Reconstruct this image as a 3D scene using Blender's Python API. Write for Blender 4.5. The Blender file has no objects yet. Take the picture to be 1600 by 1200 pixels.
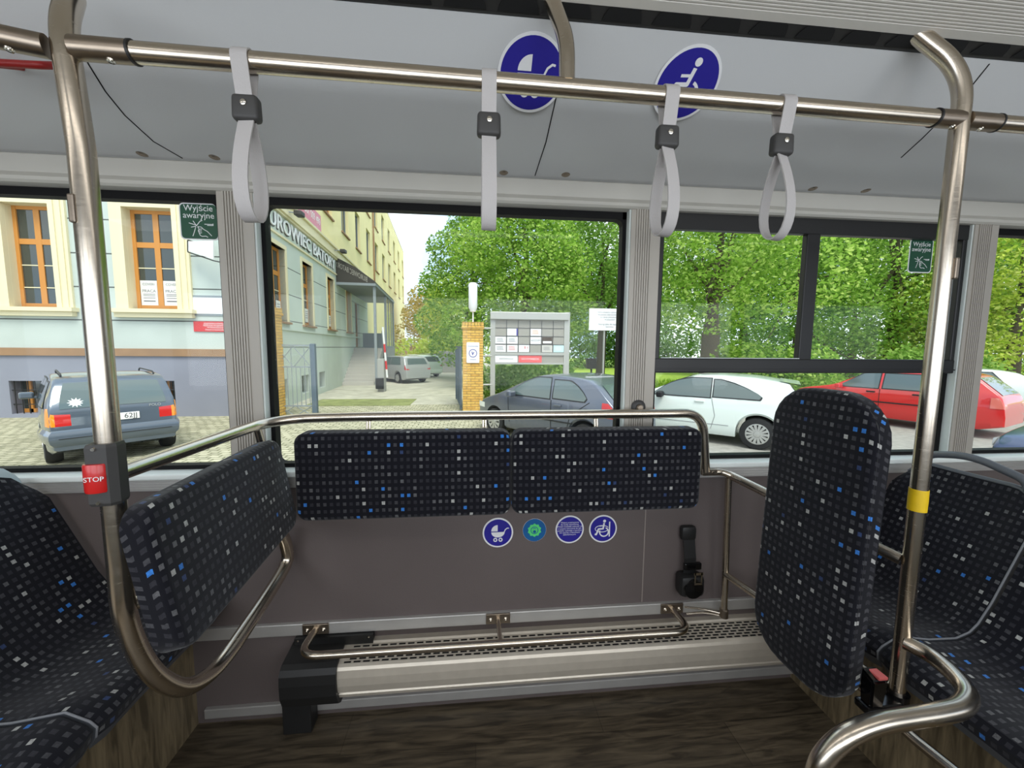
import bpy, bmesh, math, random
from mathutils import Vector, Matrix
random.seed(7)
PI = math.pi
R = math.radians
COL = bpy.context.scene.collection
SC = bpy.context.scene

# ------------------------------------------------------------------ camera, sky, sun, lamps, exposure
EYE = Vector((0, 0, 1.35))
F = 600.0                                   # focal length in pixels of a 1600x1200 frame
_vx, _vy, _D = 7130.0 - 800, 597.0 - 600, 6400.0
_ex = Vector((_vx, _vy, F)).normalized()
_nx = -(F * F + _vy * _D) / _vx
_ed = Vector((_nx, _D, F)).normalized()
_ed = (_ed - _ed.dot(_ex) * _ex).normalized()
_ez = -_ed
_ey = _ez.cross(_ex)
CM = Matrix((_ex, _ey, _ez))                # camera frame (right, down, forward) to world
cam = bpy.data.cameras.new('camera')
cam.sensor_width = 36
cam.lens = F / 1600 * 36
cam.clip_start = 0.02
cam.clip_end = 500
camo = bpy.data.objects.new('camera', cam)
COL.objects.link(camo)
_r, _u, _b = CM @ Vector((1, 0, 0)), CM @ Vector((0, -1, 0)), CM @ Vector((0, 0, -1))
camo.matrix_world = Matrix(((_r.x, _u.x, _b.x, EYE.x), (_r.y, _u.y, _b.y, EYE.y), (_r.z, _u.z, _b.z, EYE.z), (0, 0, 0, 1)))
SC.camera = camo
SC.view_settings.view_transform = 'Standard'
SC.view_settings.look = 'None'
SC.view_settings.gamma = 1
SC.view_settings.exposure = 0.0
SC.view_settings.use_curve_mapping = False

world = bpy.data.worlds.new('sky')
SC.world = world
world.use_nodes = True
wn = world.node_tree.nodes
wl = world.node_tree.links
wn.clear()
wo = wn.new('ShaderNodeOutputWorld')
wb = wn.new('ShaderNodeBackground')
wt = wn.new('ShaderNodeTexCoord')
wz = wn.new('ShaderNodeTexNoise')
wz.inputs['Scale'].default_value = 2.6
wz.inputs['Detail'].default_value = 6
wr = wn.new('ShaderNodeValToRGB')
wr.color_ramp.elements[0].position = 0.40
wr.color_ramp.elements[0].color = (0.50, 0.66, 0.90, 1)
wr.color_ramp.elements[1].position = 0.58
wr.color_ramp.elements[1].color = (0.95, 0.97, 1.0, 1)
wl.new(wt.outputs['Generated'], wz.inputs['Vector'])
wl.new(wz.outputs['Fac'], wr.inputs['Fac'])
wl.new(wr.outputs['Color'], wb.inputs['Color'])
wb.inputs['Strength'].default_value = 1.9
wl.new(wb.outputs['Background'], wo.inputs['Surface'])

sun = bpy.data.lights.new('sun', 'SUN')
sun.energy = 3.2
sun.angle = R(25)
sun.color = (1.0, 0.96, 0.88)
suno = bpy.data.objects.new('sun', sun)
COL.objects.link(suno)
suno.rotation_euler = (R(30), R(8), 0)      # high sun behind the bus

def area(name, loc, size, power, rot, color=(1, 1, 1)):
    l = bpy.data.lights.new(name, 'AREA')
    l.shape = 'RECTANGLE'
    l.size, l.size_y = size
    l.energy = power
    l.color = color
    o = bpy.data.objects.new(name, l)
    COL.objects.link(o)
    o.location = loc
    o.rotation_euler = rot
    return o
# added fill lights: extra daylight at the near-side windows, extra light over the aisle
for k, x in enumerate((-2.05, -0.68, 0.69, 2.06)):
    area('window_fill', (x, -1.02, 1.40), (1.2, 0.85), 9.5, (R(90), 0, 0), (0.95, 0.98, 1.0))
for x in (-1.6, 0.0, 1.6):
    area('ceiling_fill', (x, -0.02, 2.13), (1.4, 0.25), 3.0, (0, 0, 0), (1, 0.97, 0.93))  # added to brighten the interior; the bus ceiling lamps are off

# ------------------------------------------------------------------ picking points: a pixel and one known plane give a place
def ray(px, py):
    return CM @ Vector(((px - 800) / F, (py - 600) / F, 1))
def at(px, py, X=None, Y=None, Z=None):
    d = ray(px, py)
    t = (X - EYE.x) / d.x if X is not None else (Y - EYE.y) / d.y if Y is not None else (Z - EYE.z) / d.z
    return EYE + t * d

# ------------------------------------------------------------------ materials
def lin(c):
    return tuple(((v / 12.92) if v <= 0.04045 else ((v + 0.055) / 1.055) ** 2.4) for v in (x / 255 for x in c))
def mat(name, rgb, rough=0.5, metal=0.0, spec=0.5, noise=0.0, nscale=20, bump=0.0, bscale=60, coat=0.0):
    m = bpy.data.materials.new(name)
    m.use_nodes = True
    nt = m.node_tree
    b = nt.nodes['Principled BSDF']
    c = lin(rgb)
    b.inputs['Base Color'].default_value = (*c, 1)
    b.inputs['Roughness'].default_value = rough
    b.inputs['Metallic'].default_value = metal
    b.inputs['Specular IOR Level'].default_value = spec
    if coat:
        b.inputs['Coat Weight'].default_value = coat
        b.inputs['Coat Roughness'].default_value = 0.05
    if noise or bump:
        tc = nt.nodes.new('ShaderNodeTexCoord')
    if noise:
        n = nt.nodes.new('ShaderNodeTexNoise')
        n.inputs['Scale'].default_value = nscale
        n.inputs['Detail'].default_value = 5
        r = nt.nodes.new('ShaderNodeValToRGB')
        r.color_ramp.elements[0].position = 0.3
        r.color_ramp.elements[1].position = 0.7
        r.color_ramp.elements[0].color = (*[max(0, v * (1 - noise)) for v in c], 1)
        r.color_ramp.elements[1].color = (*[min(1, v * (1 + noise)) for v in c], 1)
        nt.links.new(tc.outputs['Object'], n.inputs['Vector'])
        nt.links.new(n.outputs['Fac'], r.inputs['Fac'])
        nt.links.new(r.outputs['Color'], b.inputs['Base Color'])
    if bump:
        n2 = nt.nodes.new('ShaderNodeTexNoise')
        n2.inputs['Scale'].default_value = bscale
        bp = nt.nodes.new('ShaderNodeBump')
        bp.inputs['Strength'].default_value = bump
        bp.inputs['Distance'].default_value = 0.01
        nt.links.new(tc.outputs['Object'], n2.inputs['Vector'])
        nt.links.new(n2.outputs['Fac'], bp.inputs['Height'])
        nt.links.new(bp.outputs['Normal'], b.inputs['Normal'])
    return m

class NT:
    def __init__(s, m):
        s.m = m; s.t = m.node_tree; s.b = s.t.nodes['Principled BSDF']
    def n(s, typ, **kw):
        x = s.t.nodes.new('ShaderNode' + typ)
        for k, v in kw.items(): setattr(x, k, v)
        return x
    def l(s, a, b): s.t.links.new(a, b)
    def math(s, op, a, b=None, c=None):
        x = s.n('Math', operation=op)
        for i, v in enumerate((a, b, c)):
            if v is None: continue
            if isinstance(v, (int, float)): x.inputs[i].default_value = v
            else: s.l(v, x.inputs[i])
        return x.outputs[0]
    def mix(s, f, a, b):
        x = s.n('Mix', data_type='RGBA')
        for i, v in ((0, f), (6, a), (7, b)):
            if isinstance(v, (int, float)): x.inputs[i].default_value = v
            elif isinstance(v, tuple): x.inputs[i].default_value = (*v, 1)
            else: s.l(v, x.inputs[i])
        return x.outputs[2]

def fabric_material():
    m = mat('seat_moquette', (14, 16, 26), 0.92, spec=0.2)
    w = NT(m)
    uv = w.n('UVMap', uv_map='UVMap')
    sp = w.n('SeparateXYZ'); w.l(uv.outputs['UV'], sp.inputs[0])
    cu = w.math('DIVIDE', sp.outputs[0], 0.0200); cv = w.math('DIVIDE', sp.outputs[1], 0.0236)
    iu, iv = w.math('FLOOR', cu), w.math('FLOOR', cv)
    fu, fv = w.math('FRACT', cu), w.math('FRACT', cv)
    mu = w.math('LESS_THAN', w.math('ABSOLUTE', w.math('SUBTRACT', fu, 0.5)), 0.255)
    mv = w.math('LESS_THAN', w.math('ABSOLUTE', w.math('SUBTRACT', fv, 0.5)), 0.235)
    mask = w.math('MULTIPLY', mu, mv)
    cb = w.n('CombineXYZ'); w.l(iu, cb.inputs[0]); w.l(iv, cb.inputs[1])
    wn_ = w.n('TexWhiteNoise', noise_dimensions='2D'); w.l(cb.outputs[0], wn_.inputs['Vector'])
    rp = w.n('ValToRGB'); rp.color_ramp.interpolation = 'CONSTANT'
    el = rp.color_ramp.elements
    el[0].position = 0; el[0].color = (*lin((44, 44, 50)), 1)
    el[1].position = 0.50; el[1].color = (*lin((66, 66, 70)), 1)
    for p, c in ((0.78, (96, 96, 98)), (0.89, (176, 176, 172)), (0.95, (56, 124, 205)), (0.985, (50, 66, 104))):
        e = el.new(p); e.color = (*lin(c), 1)
    w.l(wn_.outputs['Value'], rp.inputs['Fac'])
    # little woven gaps inside each square
    ww = w.n('TexWhiteNoise', noise_dimensions='2D')
    c2 = w.n('CombineXYZ'); w.l(w.math('FLOOR', w.math('MULTIPLY', cu, 7)), c2.inputs[0]); w.l(w.math('FLOOR', w.math('MULTIPLY', cv, 7)), c2.inputs[1])
    w.l(c2.outputs[0], ww.inputs['Vector'])
    wv = w.math('MULTIPLY_ADD', ww.outputs['Value'], 0.35, 0.65)
    fac = w.math('MULTIPLY', mask, wv)
    w.l(w.mix(fac, lin((13, 14, 22)), rp.outputs['Color']), w.b.inputs['Base Color'])
    bp = w.n('Bump'); bp.inputs['Strength'].default_value = 0.4; bp.inputs['Distance'].default_value = 0.002
    w.l(fac, bp.inputs['Height']); w.l(bp.outputs['Normal'], w.b.inputs['Normal'])
    w.b.inputs['Sheen Weight'].default_value = 0.15
    return m

def wood_floor_material(name, dark, light, plank=(0.9, 0.15), grain=(3, 26, 26)):
    m = mat(name, dark, 0.42, spec=0.35)
    w = NT(m)
    tc = w.n('TexCoord')
    mp = w.n('Mapping'); w.l(tc.outputs['Object'], mp.inputs[0])
    mp.inputs['Scale'].default_value = grain
    nz = w.n('TexNoise'); nz.inputs['Scale'].default_value = 2.2; nz.inputs['Detail'].default_value = 7; nz.inputs['Distortion'].default_value = 0.8
    w.l(mp.outputs[0], nz.inputs['Vector'])
    br = w.n('TexBrick'); br.inputs['Scale'].default_value = 1; br.inputs['Brick Width'].default_value = plank[0]; br.inputs['Row Height'].default_value = plank[1]
    br.inputs['Mortar Size'].default_value = 0.0015
    br.inputs['Color1'].default_value = (0.75, 0.75, 0.75, 1); br.inputs['Color2'].default_value = (1.15, 1.15, 1.15, 1); br.inputs['Mortar'].default_value = (0.6, 0.6, 0.6, 1)
    w.l(tc.outputs['Object'], br.inputs['Vector'])
    rp = w.n('ValToRGB'); rp.color_ramp.elements[0].position = 0.34; rp.color_ramp.elements[1].position = 0.68
    rp.color_ramp.elements[0].color = (*lin(dark), 1); rp.color_ramp.elements[1].color = (*lin(light), 1)
    w.l(nz.outputs['Fac'], rp.inputs['Fac'])
    mx = w.n('Mix', data_type='RGBA', blend_type='MULTIPLY'); mx.inputs[0].default_value = 1
    w.l(rp.outputs['Color'], mx.inputs[6]); w.l(br.outputs['Color'], mx.inputs[7])
    w.l(mx.outputs[2], w.b.inputs['Base Color'])
    return m

def glass_material(name='window_glass', tint=(0.96, 0.985, 0.97), extra=0.0):
    m = bpy.data.materials.new(name); m.use_nodes = True
    t = m.node_tree; t.nodes.clear()
    o = t.nodes.new('ShaderNodeOutputMaterial'); mx = t.nodes.new('ShaderNodeMixShader')
    tr = t.nodes.new('ShaderNodeBsdfTransparent'); gl = t.nodes.new('ShaderNodeBsdfGlossy'); lw = t.nodes.new('ShaderNodeLayerWeight')
    tr.inputs[0].default_value = (*tint, 1); gl.inputs['Roughness'].default_value = 0.0
    lw.inputs[0].default_value = 0.5
    pw = t.nodes.new('ShaderNodeMath'); pw.operation = 'POWER'; pw.inputs[1].default_value = 4.0
    ma = t.nodes.new('ShaderNodeMath'); ma.operation = 'MULTIPLY_ADD'; ma.inputs[1].default_value = 0.55; ma.inputs[2].default_value = 0.009 + extra
    t.links.new(lw.outputs['Facing'], pw.inputs[0]); t.links.new(pw.outputs[0], ma.inputs[0])
    t.links.new(ma.outputs[0], mx.inputs[0]); t.links.new(tr.outputs[0], mx.inputs[1]); t.links.new(gl.outputs[0], mx.inputs[2]); t.links.new(mx.outputs[0], o.inputs[0])
    return m

def leaf_material(name, c1, c2, c3):
    m = bpy.data.materials.new(name); m.use_nodes = True
    t = m.node_tree; t.nodes.clear()
    o = t.nodes.new('ShaderNodeOutputMaterial'); mx = t.nodes.new('ShaderNodeMixShader'); mx.inputs[0].default_value = 0.5
    d = t.nodes.new('ShaderNodeBsdfDiffuse'); tl = t.nodes.new('ShaderNodeBsdfTranslucent')
    g = t.nodes.new('ShaderNodeNewGeometry'); r = t.nodes.new('ShaderNodeValToRGB')
    r.color_ramp.elements[0].color = (*lin(c1), 1); r.color_ramp.elements[1].color = (*lin(c3), 1)
    e = r.color_ramp.elements.new(0.55); e.color = (*lin(c2), 1)
    t.links.new(g.outputs['Random Per Island'], r.inputs['Fac'])
    t.links.new(r.outputs['Color'], d.inputs[0]); t.links.new(r.outputs['Color'], tl.inputs[0])
    t.links.new(d.outputs[0], mx.inputs[1]); t.links.new(tl.outputs[0], mx.inputs[2]); t.links.new(mx.outputs[0], o.inputs[0])
    return m

def brick_material(name, c1, c2, mortar, bw, bh, ms=0.012, rough=0.85, plane='XZ', bump=0.5, distort=0.0):
    m = mat(name, c1, rough); w = NT(m)
    tc = w.n('TexCoord'); sp = w.n('SeparateXYZ'); w.l(tc.outputs['Object'], sp.inputs[0]); cb = w.n('CombineXYZ')
    if plane == 'XZ':
        w.l(w.math('ADD', sp.outputs[0], sp.outputs[1]), cb.inputs[0]); w.l(sp.outputs[2], cb.inputs[1])
    else:
        w.l(sp.outputs[0], cb.inputs[0]); w.l(sp.outputs[1], cb.inputs[1])
    vec = cb.outputs[0]
    if distort:
        nz = w.n('TexNoise'); nz.inputs['Scale'].default_value = 1.7; w.l(vec, nz.inputs['Vector'])
        va = w.n('VectorMath', operation='MULTIPLY_ADD'); va.inputs[1].default_value = (distort, distort, 0); w.l(nz.outputs['Color'], va.inputs[0]); w.l(vec, va.inputs[2]); vec = va.outputs[0]
    br = w.n('TexBrick'); br.inputs['Scale'].default_value = 1
    for k, v in (('Color1', c1), ('Color2', c2), ('Mortar', mortar)): br.inputs[k].default_value = (*lin(v), 1)
    br.inputs['Brick Width'].default_value = bw; br.inputs['Row Height'].default_value = bh; br.inputs['Mortar Size'].default_value = ms; br.inputs['Mortar Smooth'].default_value = 0.3
    w.l(vec, br.inputs['Vector'])
    n2 = w.n('TexNoise'); n2.inputs['Scale'].default_value = 9; n2.inputs['Detail'].default_value = 6; w.l(tc.outputs['Object'], n2.inputs['Vector'])
    k = w.math('MULTIPLY_ADD', n2.outputs['Fac'], 0.7, 0.65)
    cc = w.n('CombineXYZ'); [w.l(k, cc.inputs[i]) for i in range(3)]
    mx = w.n('Mix', data_type='RGBA', blend_type='MULTIPLY'); mx.inputs[0].default_value = 1
    w.l(br.outputs['Color'], mx.inputs[6]); w.l(cc.outputs[0], mx.inputs[7]); w.l(mx.outputs[2], w.b.inputs['Base Color'])
    bp = w.n('Bump'); bp.inputs['Strength'].default_value = bump; bp.inputs['Distance'].default_value = 0.02; bp.invert = True
    w.l(br.outputs['Fac'], bp.inputs['Height']); w.l(bp.outputs['Normal'], w.b.inputs['Normal'])
    return m

def rusticated_material(name, rgb, z0, step, line=0.02, top=99):
    m = mat(name, rgb, 0.9); w = NT(m)
    tc = w.n('TexCoord'); sp = w.n('SeparateXYZ'); w.l(tc.outputs['Object'], sp.inputs[0])
    q = w.math('DIVIDE', w.math('SUBTRACT', sp.outputs[2], z0), step)
    fr = w.math('FRACT', q)
    ln = w.math('MULTIPLY', w.math('LESS_THAN', fr, line / step), w.math('GREATER_THAN', q, -0.01))
    ln = w.math('MULTIPLY', ln, w.math('LESS_THAN', sp.outputs[2], top))
    nz = w.n('TexNoise'); nz.inputs['Scale'].default_value = 1.3; nz.inputs['Detail'].default_value = 8; w.l(tc.outputs['Object'], nz.inputs['Vector'])
    c = lin(rgb)
    base = w.mix(nz.outputs['Fac'], tuple(v * 0.86 for v in c), tuple(min(1, v * 1.12) for v in c))
    w.l(w.mix(ln, base, tuple(v * 0.22 for v in c)), w.b.inputs['Base Color'])
    bp = w.n('Bump'); bp.inputs['Strength'].default_value = 0.25; bp.inputs['Distance'].default_value = 0.01
    n2 = w.n('TexNoise'); n2.inputs['Scale'].default_value = 45; w.l(tc.outputs['Object'], n2.inputs['Vector']); w.l(n2.outputs['Fac'], bp.inputs['Height']); w.l(bp.outputs['Normal'], w.b.inputs['Normal'])
    return m

def brushed(name, rgb, rough, axis=None):
    m = mat(name, rgb, rough, metal=1.0); w = NT(m)
    tc = w.n('TexCoord'); mp = w.n('Mapping'); mp.inputs['Scale'].default_value = (40, 40, 400); w.l(tc.outputs['Object'], mp.inputs[0])
    nz = w.n('TexNoise'); nz.inputs['Scale'].default_value = 1; nz.inputs['Detail'].default_value = 3; w.l(mp.outputs[0], nz.inputs['Vector'])
    w.l(w.math('MULTIPLY_ADD', nz.outputs['Fac'], 0.16, rough - 0.08), w.b.inputs['Roughness'])
    return m

M = {}
M['fabric'] = fabric_material()
M['steel'] = brushed('brushed_stainless_steel', (205, 194, 178), 0.24)
M['steel_dark'] = brushed('dull_steel_clamp', (150, 138, 124), 0.34)
M['chrome'] = mat('bright_screw', (225, 220, 210), 0.15, metal=1)
M['floor'] = wood_floor_material('wood_vinyl_floor', (58, 51, 41), (102, 91, 74))
M['podium'] = wood_floor_material('wood_vinyl_podium', (100, 88, 68), (160, 143, 112), (0.6, 5.0), (26, 22, 2.6))
M['panel'] = mat('dark_side_panel', (98, 89, 87), 0.55, spec=0.35, noise=0.06, nscale=3, bump=0.08, bscale=300)
M['seam_light'] = mat('panel_seam', (140, 130, 124), 0.5)
M['cove'] = mat('grey_cove_plastic', (196, 197, 197), 0.40, spec=0.45, bump=0.05, bscale=400)
M['beam'] = mat('grey_beam', (186, 183, 174), 0.55)
M['pillar'] = mat('grey_aluminium_pillar', (172, 166, 156), 0.5, metal=0.15)
M['reveal'] = mat('pillar_white_edge', (205, 212, 208), 0.5)
M['alu'] = mat('aluminium_strip', (196, 194, 190), 0.38, metal=0.55, noise=0.05, nscale=12)
M['sill_lip'] = mat('white_sill_lip', (232, 238, 234), 0.35)
M['rubber'] = mat('black_rubber', (10, 10, 11), 0.6, spec=0.2)
M['vent_frame'] = mat('black_window_frame', (17, 17, 17), 0.45)
M['black'] = mat('black_plastic', (29, 29, 29), 0.5)
M['gloss_black'] = mat('gloss_black_plastic', (12, 12, 13), 0.15)
M['charcoal'] = mat('charcoal_plastic', (58, 57, 56), 0.55)
M['heater'] = mat('heater_aluminium', (212, 203, 188), 0.42, metal=0.45, noise=0.04, nscale=30)
M['dark_hole'] = mat('dark_slot', (6, 6, 6), 0.9)
M['glass'] = glass_material()
M['strap'] = mat('grey_strap_rubber', (176, 172, 170), 0.6, bump=0.1, bscale=300)
M['seat_grey'] = mat('grey_seat_plastic', (92, 96, 102), 0.4)
M['seat_light'] = mat('light_grey_seat_plastic', (166, 176, 182), 0.45)
M['piping'] = mat('seat_piping', (120, 122, 126), 0.7)
M['yellow_tape'] = mat('yellow_tape', (226, 188, 20), 0.5, noise=0.06, nscale=40)
M['red'] = mat('red_plastic', (196, 28, 26), 0.35, coat=0.3)
M['buckle_red'] = mat('pale_red_button', (226, 110, 106), 0.5)
M['dark_red'] = mat('dark_red_handle', (150, 28, 26), 0.45)
M['white'] = mat('white_print', (228, 228, 228), 0.5)
M['blue'] = mat('sign_blue', (38, 32, 140), 0.45)
M['green_sign'] = mat('dark_green_sticker', (16, 74, 50), 0.45)
M['teal'] = mat('blue_teal_sticker', (22, 92, 150), 0.4)
M['lime'] = mat('green_sticker_star', (92, 214, 120), 0.4)
M['ribbed'] = mat('ribbed_lamp_cover', (206, 202, 194), 0.45)
M['strip_black'] = mat('black_vent_strip', (38, 37, 36), 0.5)
M['back_wall'] = mat('bus_inner_lining', (150, 150, 150), 0.6)

# ------------------------------------------------------------------ mesh helpers
class MB:
    def __init__(s, mtx=None):
        s.v = []; s.f = []; s.uv = []; s.M = mtx; s.smooth = False
    def add(s, vs, fs, uvs=None):
        o = len(s.v)
        for p in vs:
            p = Vector(p)
            s.v.append(s.M @ p if s.M is not None else p)
        s.f += [tuple(o + i for i in f) for f in fs]
        if uvs is not None:
            while len(s.uv) < o: s.uv.append((0, 0))
            s.uv += uvs
        return s
    def box(s, lo, hi):
        (a, b, c), (d, e, f) = lo, hi
        if a > d: a, d = d, a
        if b > e: b, e = e, b
        if c > f: c, f = f, c
        return s.add([(a, b, c), (d, b, c), (d, e, c), (a, e, c), (a, b, f), (d, b, f), (d, e, f), (a, e, f)],
                     [(0, 3, 2, 1), (4, 5, 6, 7), (0, 1, 5, 4), (1, 2, 6, 5), (2, 3, 7, 6), (3, 0, 4, 7)])
    def cbox(s, c, size):
        return s.box([c[i] - size[i] / 2 for i in range(3)], [c[i] + size[i] / 2 for i in range(3)])
    def obox(s, c, size, m3):
        h = [x / 2 for x in size]
        vs = [Vector(c) + m3 @ Vector((sx * h[0], sy * h[1], sz * h[2])) for sz in (-1, 1) for sy in (-1, 1) for sx in (-1, 1)]
        return s.add(vs, [(0, 2, 3, 1), (4, 5, 7, 6), (0, 1, 5, 4), (1, 3, 7, 5), (3, 2, 6, 7), (2, 0, 4, 6)])
    def bbox(s, lo, hi, r=0.005):
        """box with chamfered edges"""
        bm = bmesh.new()
        lo2 = [min(a, b) for a, b in zip(lo, hi)]; hi2 = [max(a, b) for a, b in zip(lo, hi)]
        bmesh.ops.create_cube(bm, size=1)
        for v in bm.verts: v.co = Vector([lo2[i] + (v.co[i] + 0.5) * (hi2[i] - lo2[i]) for i in range(3)])
        bmesh.ops.bevel(bm, geom=bm.edges[:], offset=r, segments=2, profile=0.5, affect='EDGES')
        return s.frombm(bm)
    def frombm(s, bm):
        bm.verts.index_update()
        s.add([v.co.copy() for v in bm.verts], [tuple(v.index for v in f.verts) for f in bm.faces])
        bm.free(); return s
    def sweep(s, path, r, n=14, cap=True, flat=None):
        path = [Vector(p) for p in path]
        rings = []
        t0 = (path[1] - path[0]).normalized()
        up = Vector((0, 0, 1)) if abs(t0.z) < 0.9 else Vector((0, 1, 0))
        nrm = (up - up.dot(t0) * t0).normalized()
        for i, p in enumerate(path):
            a = path[max(i - 1, 0)]; b = path[min(i + 1, len(path) - 1)]
            t = (b - a).normalized()
            nrm = (nrm - nrm.dot(t) * t).normalized()
            bi = t.cross(nrm)
            rr = r[i] if isinstance(r, (list, tuple)) else r
            rings.append([p + rr * (math.cos(2 * PI * k / n) * nrm + math.sin(2 * PI * k / n) * bi) for k in range(n)])
        vs = [q for ring in rings for q in ring]
        fs = [(i * n + k, i * n + (k + 1) % n, (i + 1) * n + (k + 1) % n, (i + 1) * n + k) for i in range(len(rings) - 1) for k in range(n)]
        if cap:
            fs.append(tuple(reversed(range(n)))); fs.append(tuple((len(rings) - 1) * n + k for k in range(n)))
        s.smooth = True
        return s.add(vs, fs)
    def tube(s, pts, r, fillet=0.05, n=14, seg=8):
        return s.sweep(fillet_path(pts, fillet, seg), r, n)
    def cyl(s, a, b, r, n=20, r2=None):
        a, b = Vector(a), Vector(b)
        sm = s.smooth
        s.sweep([a, b], [r, r if r2 is None else r2], n)
        return s
    def ribbon(s, path, width_dir, w, th):
        """flat band along path, wide in width_dir"""
        path = [Vector(p) for p in path]; wd = Vector(width_dir).normalized()
        vs = []; fs = []
        for i, p in enumerate(path):
            t = (path[min(i + 1, len(path) - 1)] - path[max(i - 1, 0)]).normalized()
            nn = t.cross(wd).normalized()
            for a, b in ((-1, -1), (1, -1), (1, 1), (-1, 1)): vs.append(p + wd * w / 2 * a + nn * th / 2 * b)
        for i in range(len(path) - 1):
            for k in range(4): fs.append((i * 4 + k, i * 4 + (k + 1) % 4, i * 4 + 4 + (k + 1) % 4, i * 4 + 4 + k))
        fs += [(3, 2, 1, 0), tuple((len(path) - 1) * 4 + k for k in range(4))]
        return s.add(vs, fs)
    def prism(s, poly, depth, frame):
        """poly: 2D points in frame (origin, u, v); extruded by depth along u x v"""
        o, u, v = (Vector(x) for x in frame); n = u.cross(v).normalized(); k = len(poly)
        vs = [o + u * a + v * b for a, b in poly] + [o + u * a + v * b + n * depth for a, b in poly]
        return s.add(vs, [tuple(reversed(range(k))), tuple(range(k, 2 * k))] + [(i, (i + 1) % k, k + (i + 1) % k, k + i) for i in range(k)])
    def extrudeX(s, prof, x0, x1, closed=True):
        k = len(prof)
        vs = [(x0, y, z) for y, z in prof] + [(x1, y, z) for y, z in prof]
        fs = [(i, (i + 1) % k, k + (i + 1) % k, k + i) for i in range(k if closed else k - 1)]
        if closed: fs += [tuple(reversed(range(k))), tuple(range(k, 2 * k))]
        return s.add(vs, fs)
    def grid(s, rows, uv=None, closed=False):
        nr, nc = len(rows), len(rows[0])
        vs = [p for r in rows for p in r]
        fs = [(i * nc + j, i * nc + j + 1, (i + 1) * nc + j + 1, (i + 1) * nc + j) for i in range(nr - 1) for j in range(nc - 1)]
        if closed: fs += [(i * nc + nc - 1, i * nc, (i + 1) * nc, (i + 1) * nc + nc - 1) for i in range(nr - 1)]
        return s.add(vs, fs, [q for r in uv for q in r] if uv else None)
    def lathe(s, prof, c, axis, n=24):
        """prof: (radius, height along axis)"""
        c = Vector(c); ax = Vector(axis).normalized(); u = ax.orthogonal().normalized(); v = ax.cross(u)
        rows = [[c + ax * h + r * (math.cos(2 * PI * k / n) * u + math.sin(2 * PI * k / n) * v) for k in range(n)] for r, h in prof]
        s.smooth = True
        return s.grid(rows, closed=True)
    def build(s, name, m, parent=None, origin=None, smooth=None, recalc=True):
        me = bpy.data.meshes.new(name)
        o = Vector(origin) if origin is not None else Vector((0, 0, 0))
        me.from_pydata([tuple(p - o) for p in s.v], [], s.f)
        if s.uv:
            while len(s.uv) < len(s.v): s.uv.append((0, 0))
            ul = me.uv_layers.new(name='UVMap')
            for lp in me.loops: ul.data[lp.index].uv = s.uv[lp.vertex_index]
        if recalc:
            bm = bmesh.new(); bm.from_mesh(me); bmesh.ops.recalc_face_normals(bm, faces=bm.faces); bm.to_mesh(me); bm.free()
        sm = s.smooth if smooth is None else smooth
        if sm:
            for p in me.polygons: p.use_smooth = True
            try: me.set_sharp_from_angle(angle=R(38))
            except Exception: pass
        me.materials.append(m if not isinstance(m, str) else M[m])
        ob = bpy.data.objects.new(name, me); COL.objects.link(ob)
        if parent is not None: ob.parent = parent
        elif origin is not None: ob.location = o
        return ob

def fillet_path(pts, fillet, seg=8):
    pts = [Vector(p) for p in pts]; out = [pts[0]]
    for i in range(1, len(pts) - 1):
        a, b, c = pts[i - 1], pts[i], pts[i + 1]
        fl = fillet[i - 1] if isinstance(fillet, (list, tuple)) else fillet
        d1, d2 = (a - b), (c - b)
        l = min(fl, d1.length * 0.49, d2.length * 0.49)
        p, q = b + d1.normalized() * l, b + d2.normalized() * l
        for k in range(seg + 1):
            t = k / seg
            out.append(p * (1 - t) ** 2 + b * 2 * t * (1 - t) + q * t ** 2)
    out.append(pts[-1]); return out

def tag(o, label=None, cat=None, group=None, kind=None):
    if label: o['label'] = label
    if cat: o['category'] = cat
    if group: o['group'] = group
    if kind: o['kind'] = kind
    return o
def thing(name, label, cat, loc=(0, 0, 0), rotz=0, group=None):
    o = bpy.data.objects.new(name, None); o.empty_display_size = 0.1
    COL.objects.link(o); o.location = loc; o.rotation_euler = (0, 0, rotz)
    return tag(o, label, cat, group)
def part(name, mb, m, t, label=None, smooth=None, up=None, local=False, recalc=True):
    """part of thing t; mb is in world coordinates unless local; up = the part it sits on"""
    o = mb.build(name, m, parent=(up or t), origin=None if local else t.location, smooth=smooth, recalc=recalc)
    if label: o['label'] = label
    return o
def struct(name, mb, m, parent=None, smooth=None, origin=None):
    o = mb.build(name, m, parent=parent, smooth=smooth, origin=origin)
    if parent is None: o['kind'] = 'structure'
    return o
def dup(root, loc, rotz=None, label=None):
    r = root.copy(); COL.objects.link(r); r.location = loc
    if rotz is not None: r.rotation_euler = (0, 0, rotz)
    if label: r['label'] = label
    for ch in list(root.children):
        c = ch.copy(); COL.objects.link(c); c.parent = r
        for g in ch.children:
            d = g.copy(); COL.objects.link(d); d.parent = c
    return r

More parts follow.
